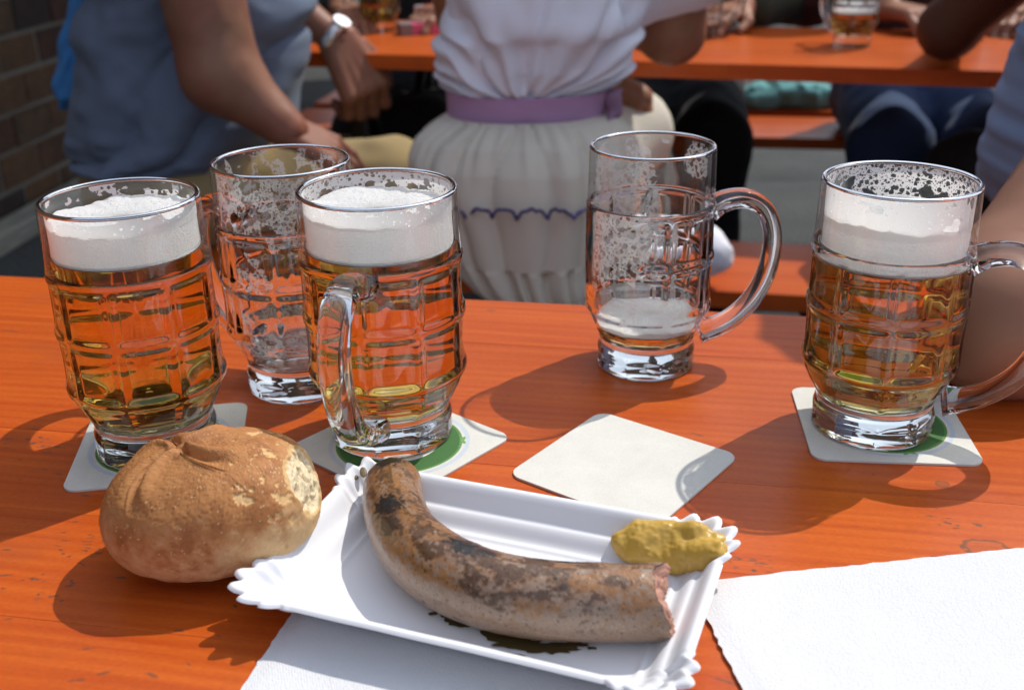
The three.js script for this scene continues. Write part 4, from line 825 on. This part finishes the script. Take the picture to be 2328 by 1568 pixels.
  // wavy violet trim on the tier seam
  const trim = []; for (let i = 0; i <= 260; i++) { const px = mix(1030, 1345, i / 260), s = i / 260; const tooth = 1 - Math.abs(((s * 5.4 + 0.25 * noise(s * 9, 2)) % 1) * 2 - 1), py = 476 + 22 * Math.pow(tooth, 3) + 4 * noise(s * 30, 1); const u = clamp((px - 978) / 450), th = Math.acos(clamp(1 - 2 * u, -1, 1)); const dz = 0.166 * Math.pow(Math.max(0.05, Math.sin(th)), 0.8) + 0.016 + 0.006 * noise(s * 40, 5); trim.push(rel(atDepth(px, py, S + 0.012 + dz))); }
  part('trim', new THREE.TubeGeometry(new THREE.CatmullRomCurve3(trim), 500, 0.0022, 6), std(rgb(0.035, 0.025, 0.16), 0.8), skirt);
}

// --- man in profile on the left
{
  const Z = -1.98, base = V(-0.6, 0, Z), m = thing('person', 'man in a grey-blue sleeveless shirt and khaki trousers, wearing a wristwatch', 'person', [base.x, 0, base.z]);
  const rel = (p) => p.clone().sub(base), at = (px, py, z) => rel(atDepth(px, py, z));
  const sk = skin(0.25, 0.112, 0.07), fwd = V(1, 0, -0.35).normalize();
  const ring = (px0, px1, py, z, dep, turn = 0) => { const a = at(px0, py, z), b = at(px1, py, z); return [(a.x + b.x) / 2, (a.y + b.y) / 2, (a.z + b.z) / 2, Math.abs(b.x - a.x) / 2, dep, turn]; };
  const shN = V(0.10, 1.12, 0.20), e1 = at(500, 165, -1.74), w1 = at(655, 296, -1.72), shF = V(0.12, 1.13, -0.17), e2 = at(600, -30, -2.16), w2 = at(768, 92, -2.12);
  const hip = V(0.0, 0.57, 0.0), chest = V(0.03, 1.0, 0.0), neck = V(0.07, 1.2, 0.0);
  const knN = at(885, 425, -1.88), knF = V(0.30, 0.50, -0.24);
  const body = [bone(hip, 0.15, V(0.03, 0.78, 0), 0.14), bone(V(0.03, 0.78, 0), 0.15, chest, 0.15), bone(chest, 0.14, neck, 0.065), bone(shN, 0.068, shF, 0.068), bone(neck, 0.062, V(0.09, 1.3, 0), 0.06),
    bone(shN, 0.070, e1, 0.062), bone(e1, 0.055, w1, 0.033), bone(shF, 0.06, e2, 0.047), bone(e2, 0.044, w2, 0.027),
    bone(V(0.02, 0.565, 0.09), 0.085, knN, 0.062), bone(V(0.02, 0.565, -0.09), 0.085, knF, 0.062), bone(knN, 0.058, V(knN.x + 0.02, 0.09, knN.z), 0.04), bone(knF, 0.058, V(knF.x + 0.02, 0.09, knF.z), 0.04), bone(V(knN.x + 0.02, 0.07, knN.z), 0.04, V(knN.x + 0.16, 0.05, knN.z - 0.03), 0.034), bone(V(knF.x + 0.02, 0.07, knF.z), 0.04, V(knF.x + 0.16, 0.05, knF.z - 0.03), 0.034)];
  const h2 = hand(w2, at(826, 205, -2.10).sub(w2), V(0.45, 0.35, 0.8), 1.3, 1.35), h1 = hand(w1, at(760, 352, -1.74).sub(w1), V(0.2, 0.9, 0.4), 1.0, 0.4);
  part('body', mottled([boneMesh(body, 0.012, 0.03, (x, y, z) => 0.001 * noise(x * 50, y * 50, z * 50 + 0.2)), handMesh(h1), handMesh(h2), headGeo(V(0.12, 1.42, 0), fwd, 1.05)]), sk, m);
  part('hair', hairGeo(V(0.12, 1.42, 0), fwd, 1.05), std(rgb(0.06, 0.04, 0.025), 0.7), m);
  const shirtRings = [ring(190, 590, 356, Z + 0.02, 0.160), ring(178, 628, 332, Z + 0.02, 0.178), ring(180, 655, 285, Z + 0.02, 0.178), ring(186, 664, 210, Z + 0.02, 0.175), ring(190, 682, 120, Z + 0.01, 0.172), ring(196, 686, 50, Z + 0.01, 0.168), ring(203, 682, -30, Z + 0.01, 0.165), [0.04, 1.0, 0.01, 0.175, 0.165, 0], [0.05, 1.09, 0.0, 0.155, 0.17, 0], [0.065, 1.17, 0.0, 0.10, 0.11, 0], [0.07, 1.20, 0.0, 0.07, 0.07, 0]];
  const sf = (th, v) => { const s = Math.cos(th), n = Math.sin(th); return (0.022 * (Math.pow(Math.abs(Math.sin(v * 7 - s * 3.2 + 1.2 * noise(s * 2, v * 5))), 0.7) - 0.6) + 0.014 * noise(s * 3, v * 9 + n) + 0.004 * noise(s * 8, v * 24)) * (1 - sstep(0.6, 0.8, v)) + (v < 0.05 ? 0.006 : 0); };
  part('shirt', garment(shirtRings, sf, 240, 170), cloth(rgb(0.125, 0.16, 0.225), { bumpMap: weave, bumpScale: 0.0004 }), m);
  const khaki = cloth(rgb(0.34, 0.25, 0.115), { bumpMap: weave, bumpScale: 0.0004 }), tb = (x, y, z) => 0.006 * noise(x * 22, y * 30, z * 22 + 0.3);
  part('trousers', boneMesh([bone(V(-0.02, 0.565, 0), 0.168, V(0.0, 0.66, 0), 0.150), bone(V(0.02, 0.565, 0.09), 0.098, knN, 0.082), bone(V(0.02, 0.565, -0.09), 0.098, knF, 0.082), bone(knN, 0.078, V(knN.x + 0.02, 0.12, knN.z), 0.07), bone(knF, 0.078, V(knF.x + 0.02, 0.12, knF.z), 0.07)], 0.012, 0.04, tb), khaki, m);
  for (const k of [knN, knF]) part('shoe', boneMesh([bone(V(k.x + 0.01, 0.055, k.z), 0.05, V(k.x + 0.19, 0.045, k.z - 0.035), 0.042)], 0.01, 0.02), std(rgb(0.03, 0.025, 0.02), 0.6), m);
  const wd = w2.clone().sub(e2).normalize(), wp = w2.clone().addScaledVector(wd, -0.008);
  const watch = new THREE.TorusGeometry(0.0315, 0.0072, 10, 40); watch.scale(1, 1, 1.5); watch.applyQuaternion(new THREE.Quaternion().setFromUnitVectors(V(0, 0, 1), wd)); watch.translate(wp.x, wp.y, wp.z);
  const wm = part('wristwatch', watch, std(rgb(0.72, 0.72, 0.74), 0.3, { metalness: 0.85 }), m);
  const nrm = V(0.4, 0.85, 0.3).addScaledVector(wd, -V(0.4, 0.85, 0.3).dot(wd)).normalize(), face = new THREE.CylinderGeometry(0.017, 0.018, 0.008, 28); face.applyQuaternion(new THREE.Quaternion().setFromUnitVectors(V(0, 1, 0), nrm)); face.translate(wp.x + nrm.x * 0.037, wp.y + nrm.y * 0.037, wp.z + nrm.z * 0.037);
  part('watch_case', face, std(rgb(0.75, 0.75, 0.77), 0.25, { metalness: 0.8 }), wm);
  // blue sweater slung over the far shoulder, hanging down the back
  const sw = [[205, -60, 1], [196, 20, 1], [188, 90, 1], [180, 150, 1], [176, 205, 1], [174, 236, 0.8]].map(([x, y]) => at(x, y, Z - 0.06));
  part('blue_sweater', garment([[0.03, 1.19, -0.08, 0.10, 0.07, 0], [-0.08, 1.10, -0.07, 0.07, 0.08, 0], ...sw.map((p, i) => [p.x + 0.012, p.y, p.z, [0.03, 0.032, 0.034, 0.036, 0.038, 0.028][i], [0.08, 0.085, 0.085, 0.085, 0.08, 0.05][i], 0])], (th, v) => 0.006 * Math.sin(th * 5 + v * 3) + 0.008 * noise(Math.cos(th) * 3, v * 9), 90, 90), cloth(rgb(0.05, 0.20, 0.46), { bumpMap: weave, bumpScale: 0.0005, side: THREE.DoubleSide }), m);
}

// --- person at the right end of the near table, bare arm resting by the mug
{
  const base = V(0.66, 0, -1.06), m = thing('person', 'person in a light blue shirt with a bare arm resting on the near table', 'person', [base.x, 0, base.z]);
  const rel = (p) => p.clone().sub(base), at = (px, py, z) => rel(atDepth(px, py, z));
  const sk = skin(0.29, 0.145, 0.09), fwd = V(1, 0, 0.5).normalize();
  const el = rel(onHeight(2285, 722, TOP + 0.045)), sh = V(0.0, 1.12, 0.14), wr = V(0.05, TOP + 0.033, 0.36), sh2 = V(-0.04, 1.13, -0.18), el2 = V(0.26, 0.86, -0.16), wr2 = V(0.35, TOP + 0.035, 0.14);
  const hip = V(0, 0.57, 0), chest = V(0.0, 1.0, 0), neck = V(0.02, 1.2, 0);
  const body = [bone(hip, 0.14, V(0, 0.78, 0), 0.12), bone(V(0, 0.78, 0), 0.13, chest, 0.13), bone(chest, 0.13, neck, 0.06), bone(sh, 0.062, sh2, 0.062), bone(neck, 0.058, V(0.03, 1.3, 0), 0.055), bone(sh, 0.060, el, 0.047), bone(el, 0.045, wr, 0.028), bone(sh2, 0.058, el2, 0.045), bone(el2, 0.042, wr2, 0.028),
    bone(V(0.02, 0.565, 0.08), 0.085, V(0.42, 0.54, 0.17), 0.06), bone(V(0.02, 0.565, -0.08), 0.085, V(0.44, 0.54, 0.0), 0.06), bone(V(0.42, 0.54, 0.17), 0.058, V(0.42, 0.09, 0.17), 0.04), bone(V(0.44, 0.54, 0.0), 0.058, V(0.44, 0.09, 0.0), 0.04), bone(V(0.42, 0.06, 0.17), 0.04, V(0.53, 0.045, 0.22), 0.034), bone(V(0.44, 0.06, 0), 0.04, V(0.55, 0.045, 0.05), 0.034)];
  part('body', mottled([boneMesh(body, 0.012, 0.03), handMesh(hand(wr, V(0.7, -0.12, 0.6), V(0, 1, 0), 1, 0.5)), handMesh(hand(wr2, V(0.6, -0.12, 0.7), V(0, 1, 0), 1, 0.5)), headGeo(V(0.05, 1.42, 0), fwd)]), sk, m);
  part('hair', hairGeo(V(0.05, 1.42, 0), fwd), std(rgb(0.07, 0.045, 0.03), 0.7), m);
  const blue = cloth(rgb(0.23, 0.31, 0.46), { bumpMap: weave, bumpScale: 0.0004 });
  const edge = (px, py, z, hw, dep) => { const a = at(px, py, z); return [a.x + hw + 0.03, a.y, a.z, hw, dep, 0]; };
  part('shirt', garment([edge(2222, 505, -1.08, 0.135, 0.155), edge(2205, 470, -1.08, 0.145, 0.165), edge(2202, 400, -1.08, 0.150, 0.165), edge(2210, 340, -1.08, 0.150, 0.160), edge(2240, 260, -1.08, 0.145, 0.155), edge(2270, 180, -1.08, 0.140, 0.152), edge(2290, 90, -1.08, 0.138, 0.15), edge(2302, 0, -1.08, 0.138, 0.15), [0.0, 1.02, 0, 0.14, 0.16, 0], [0.0, 1.11, 0, 0.115, 0.15, 0], [0.015, 1.18, 0, 0.075, 0.09, 0]], (th, v) => (0.008 * (Math.pow(Math.abs(Math.sin(v * 7 + Math.cos(th) * 5 + 2 * noise(Math.cos(th) * 3, v * 6))), 0.7) - 0.6) + 0.004 * noise(Math.cos(th) * 9, v * 26)) * (1 - sstep(0.7, 0.85, v)), 200, 140), blue, m);
  const mid = sh.clone().lerp(el, 0.42); part('sleeve', boneMesh([bone(sh, 0.078, mid, 0.068)], 0.01, 0.02, (x, y, z) => 0.003 * noise(x * 40, y * 24, z * 40 + 0.2)), blue, m);
  part('sleeve', boneMesh([bone(sh2, 0.076, sh2.clone().lerp(el2, 0.45), 0.066)], 0.01, 0.02), blue, m);
  const jeans = cloth(rgb(0.05, 0.075, 0.14));
  part('trousers', boneMesh([bone(V(-0.01, 0.565, 0), 0.155, V(0, 0.66, 0), 0.14), bone(V(0.02, 0.565, 0.08), 0.092, V(0.42, 0.545, 0.17), 0.078), bone(V(0.02, 0.565, -0.08), 0.092, V(0.44, 0.545, 0), 0.078), bone(V(0.42, 0.54, 0.17), 0.074, V(0.42, 0.12, 0.17), 0.066), bone(V(0.44, 0.54, 0), 0.074, V(0.44, 0.12, 0), 0.066)], 0.014, 0.04), jeans, m);
}

// --- others sitting at the back table: only laps, arms and chests come into view
function sitter(label, x, z, turn, o) {
  const m = thing('person', label, 'person', [x, 0, z], turn, o.group);
  const s = o.s ?? 1, sk = o.skin ?? skin(0.30, 0.15, 0.09), fwd = V(0, 0, 1), spread = o.spread ?? 0.10;
  const shy = 1.08, eL = V(-0.27, o.ey ?? 0.82, o.ez ?? 0.16), eR = V(0.27, o.ey ?? 0.82, o.ez ?? 0.16), wL = V(-0.12, TOP + 0.04, o.wz ?? 0.40), wR = V(0.14, TOP + 0.04, o.wz ?? 0.40), kL = V(-spread, 0.54, 0.45), kR = V(spread, 0.54, 0.45), aL = V(-spread, 0.09, 0.42), aR = V(spread, 0.09, 0.42);
  const body = [bone(V(0, 0.58, 0), 0.14, V(0, 0.8, 0), 0.125), bone(V(0, 0.8, 0), 0.125, V(0, 1.0, 0.02), 0.13), bone(V(0, 1.0, 0.02), 0.12, V(0, 1.19, 0.02), 0.06), bone(V(-0.18, shy, 0), 0.06, V(0.18, shy, 0), 0.06), bone(V(0, 1.18, 0.02), 0.055, V(0, 1.28, 0.03), 0.055), bone(V(-0.19, shy, 0), 0.058, eL, 0.045), bone(eL, 0.044, wL, 0.028), bone(V(0.19, shy, 0), 0.058, eR, 0.045), bone(eR, 0.044, wR, 0.028),
    bone(V(-0.08, 0.57, 0), 0.085, kL, 0.06), bone(V(0.08, 0.57, 0), 0.085, kR, 0.06), bone(kL, 0.058, aL, 0.038), bone(kR, 0.058, aR, 0.038), bone(aL.clone().add(V(0, -0.03, 0)), 0.036, aL.clone().add(V(0, -0.045, 0.13)), 0.03), bone(aR.clone().add(V(0, -0.03, 0)), 0.036, aR.clone().add(V(0, -0.045, 0.13)), 0.03)];
  part('body', mottled([boneMesh(body, 0.015, 0.03), handMesh(hand(wL, V(0.5, -0.05, 0.8), V(0, 1, 0), 1, 0.6)), handMesh(hand(wR, V(-0.5, -0.05, 0.8), V(0, 1, 0), 1, 0.6)), headGeo(V(0, 1.40, 0.03), fwd)]), sk, m);
  part('hair', hairGeo(V(0, 1.40, 0.03), fwd), std(rgb(0.06, 0.04, 0.03), 0.7), m);
  const fold = (x, y, z) => 0.006 * noise(x * 20, y * 26, z * 20 + 0.3), top = [bone(V(0, 0.64, 0), 0.155, V(0, 0.82, 0), 0.142), bone(V(0, 0.82, 0), 0.142, V(0, 1.02, 0.01), 0.14), bone(V(-0.17, 1.07, 0), 0.075, V(0.17, 1.07, 0), 0.075), bone(V(-0.19, shy, 0), 0.075, V(-0.19, shy, 0).lerp(eL, o.sleeve ?? 0.5), 0.066), bone(V(0.19, shy, 0), 0.075, V(0.19, shy, 0).lerp(eR, o.sleeve ?? 0.5), 0.066)];
  if ((o.sleeve ?? 0.5) >= 1) top.push(bone(eL, 0.062, eL.clone().lerp(wL, 0.8), 0.045), bone(eR, 0.062, eR.clone().lerp(wR, 0.8), 0.045));
  part('shirt', boneMesh(top, 0.014, 0.04, fold), cloth(o.shirt), m);
  part('trousers', boneMesh([bone(V(0, 0.57, -0.01), 0.16, V(0, 0.66, 0), 0.145), bone(V(-0.08, 0.57, 0), 0.095, kL, 0.08), bone(V(0.08, 0.57, 0), 0.095, kR, 0.08), bone(kL, 0.077, aL.clone().add(V(0, 0.03, 0)), 0.068), bone(kR, 0.077, aR.clone().add(V(0, 0.03, 0)), 0.068)], 0.014, 0.04, fold), cloth(o.trousers), m);
  for (const a of [aL, aR]) part('shoe', boneMesh([bone(a.clone().add(V(0, -0.04, -0.01)), 0.046, a.clone().add(V(0, -0.05, 0.16)), 0.038)], 0.01, 0.02), std(rgb(0.02, 0.02, 0.02), 0.6), m);
  return m;
}
const benchTurn = -Math.atan(0.17), near = (x) => -2.74 + (x - 0.74) * 0.17;
const blk = rgb(0.012, 0.012, 0.014);
sitter('person in black sitting across the back table behind the lilac belt', -0.18, near(-0.18), benchTurn, { shirt: rgb(0.02, 0.02, 0.022), trousers: blk, spread: 0.06, sleeve: 1 });
sitter('person in dark olive sitting across the back table', 0.42, near(0.42), benchTurn, { shirt: rgb(0.035, 0.035, 0.018), trousers: rgb(0.007, 0.007, 0.009), sleeve: 1 });
sitter('person in blue jeans and dark maroon shirt across the back table', 0.98, near(0.98), benchTurn, { shirt: rgb(0.07, 0.014, 0.012), trousers: rgb(0.035, 0.065, 0.15), spread: 0.10, sleeve: 1 });
sitter('person in black with a dark bare arm on the edge of the back table', 1.02, -1.58, Math.PI + 0.1, { shirt: blk, trousers: blk, skin: skin(0.085, 0.035, 0.022), ez: 0.28, ey: 0.835, wz: 0.5, sleeve: 0.45 });
// teal jacket left lying on the rearmost bench
{ const c = onHeight(1795, 210, 0.52), g = boneMesh([[-0.10, 0.025, 0.02, 0.035, 0.08, 0.03, 0.0, 0.03], [-0.05, 0.05, -0.02, 0.035, 0.05, 0.03, 0.02, 0.03], [0.08, 0.02, 0.01, 0.025, 0.16, 0.012, 0.03, 0.016], [-0.12, 0.02, -0.03, 0.03, 0.02, 0.02, -0.05, 0.03]], 0.008, 0.03, (x, y, z) => 0.007 * noise(x * 45, y * 45, z * 45 + 0.3)); single('teal_jacket', g, cloth(rgb(0.16, 0.42, 0.42)), 'crumpled teal jacket lying on the rearmost bench', 'jacket', [c.x, 0.485, c.z]); }

// ------------------------------------------------------------------ things on the back table
{
  const g = 'glass beer mugs on the back table', p1 = onHeight(866, 70, TOP), p2 = onHeight(1936, 104, TOP), p3 = onHeight(1592, 84, TOP);
  mug('full mug of amber beer on the back table, handle towards the wall', [p1.x, p1.z], 2.75, { y: TOP, beer: 0.118, foam: [0.1165, 0.13, 0.001], seed: 31, group: g });
  mug('half-empty glass mug of pale beer on the back table beside the jeans', [p2.x, p2.z], -1.1 + Math.PI, { y: TOP, beer: 0.062, foam: [0.061, 0.069, 0.001], seed: 37, group: g });
  mug('empty glass mug on the back table beside the bare brown elbow', [p3.x, p3.z], 0.1, { y: TOP, beer: 0.0225, group: g });
  const box = (label, px, py, turn, w, h, d, c, c2, lid) => {
    const p = onHeight(px, py, TOP), t = thing('cigarette_pack', label, 'pack', [p.x, TOP, p.z], turn, 'packs on the back table');
    part('carton', new RoundedBoxGeometry(w, h, d, 2, 0.0015).translate(0, h / 2 + 0.0003, 0), std(c, 0.45), t);
    part('flap', new RoundedBoxGeometry(w * 0.3, h + 0.0008, d + 0.0008, 2, 0.0015).translate(lid * w * 0.37, h / 2 + 0.0003, 0), std(c2, 0.5), t);
  };
  box('pink cigarette pack with a grey end on the back table', 955, 76, 0.25, 0.088, 0.023, 0.055, rgb(0.62, 0.10, 0.20), rgb(0.22, 0.17, 0.16), -1);
  box('dark red pack with a white end behind the pink one', 985, 40, 1.2, 0.085, 0.03, 0.055, rgb(0.36, 0.012, 0.02), rgb(0.7, 0.6, 0.6), -1);
}
// two brown grease spots on the plate's fluted corner
{
  const gm = phys(rgb(0.16, 0.115, 0.055), 0.5);
  for (const [px, py, a, where] of [[806, 1082, 0.4, 'farther from the sausage'], [826, 1077, 0.2, 'right beside the sausage end']]) {
    const c = onPlate(px, py), geo = new THREE.SphereGeometry(1, 20, 12); geo.scale(0.0019, 0.0006, 0.0032); geo.rotateX(0.5); geo.rotateY(a);
    single('grease_spot', geo, gm, `small brown grease spot on the fluted plate corner, ${where}`, 'grease spot', [c.x, plateHeight(c) + 0.0006, c.z], 0, 'grease spots on the plate corner');
  }
}
// ------------------------------------------------------------------ parasol outside the picture: it shades the wall and the ground on the left
{
  const cx = -0.35, cz = -5.5, p = thing('parasol', 'large square canvas parasol shading the brick wall', 'parasol', [cx, 0, cz], 0.2);
  part('pole', new THREE.CylinderGeometry(0.025, 0.025, 2.6, 20).translate(0, 1.3, 0), std(rgb(0.35, 0.25, 0.15), 0.6), p);
  const S = 1.9, can = grid(32, 12, (u, v, o) => { const a = u * 2 * Math.PI, q = 1 / Math.max(Math.abs(Math.cos(a)), Math.abs(Math.sin(a))); o.p.set(Math.cos(a) * q * S * v, 2.75 - 0.45 * v - 0.05 * Math.sin(v * 3.1), Math.sin(a) * q * S * v); }, true);
  part('canopy', can, std(rgb(0.5, 0.45, 0.35), 0.9, { side: THREE.DoubleSide }), p);
  for (let i = 0; i < 8; i++) { const a = i * Math.PI / 4, q = 1 / Math.max(Math.abs(Math.cos(a)), Math.abs(Math.sin(a))); part('rib', bar(V(0, 2.7, 0), V(Math.cos(a) * q * S, 2.28, Math.sin(a) * q * S), 0.016), std(rgb(0.3, 0.22, 0.13), 0.6), p); }
  part('base_slab', new RoundedBoxGeometry(0.6, 0.08, 0.6, 2, 0.02).translate(0, 0.04, 0), std(rgb(0.3, 0.3, 0.29), 0.9), p);
}

renderer.render(scene, camera);
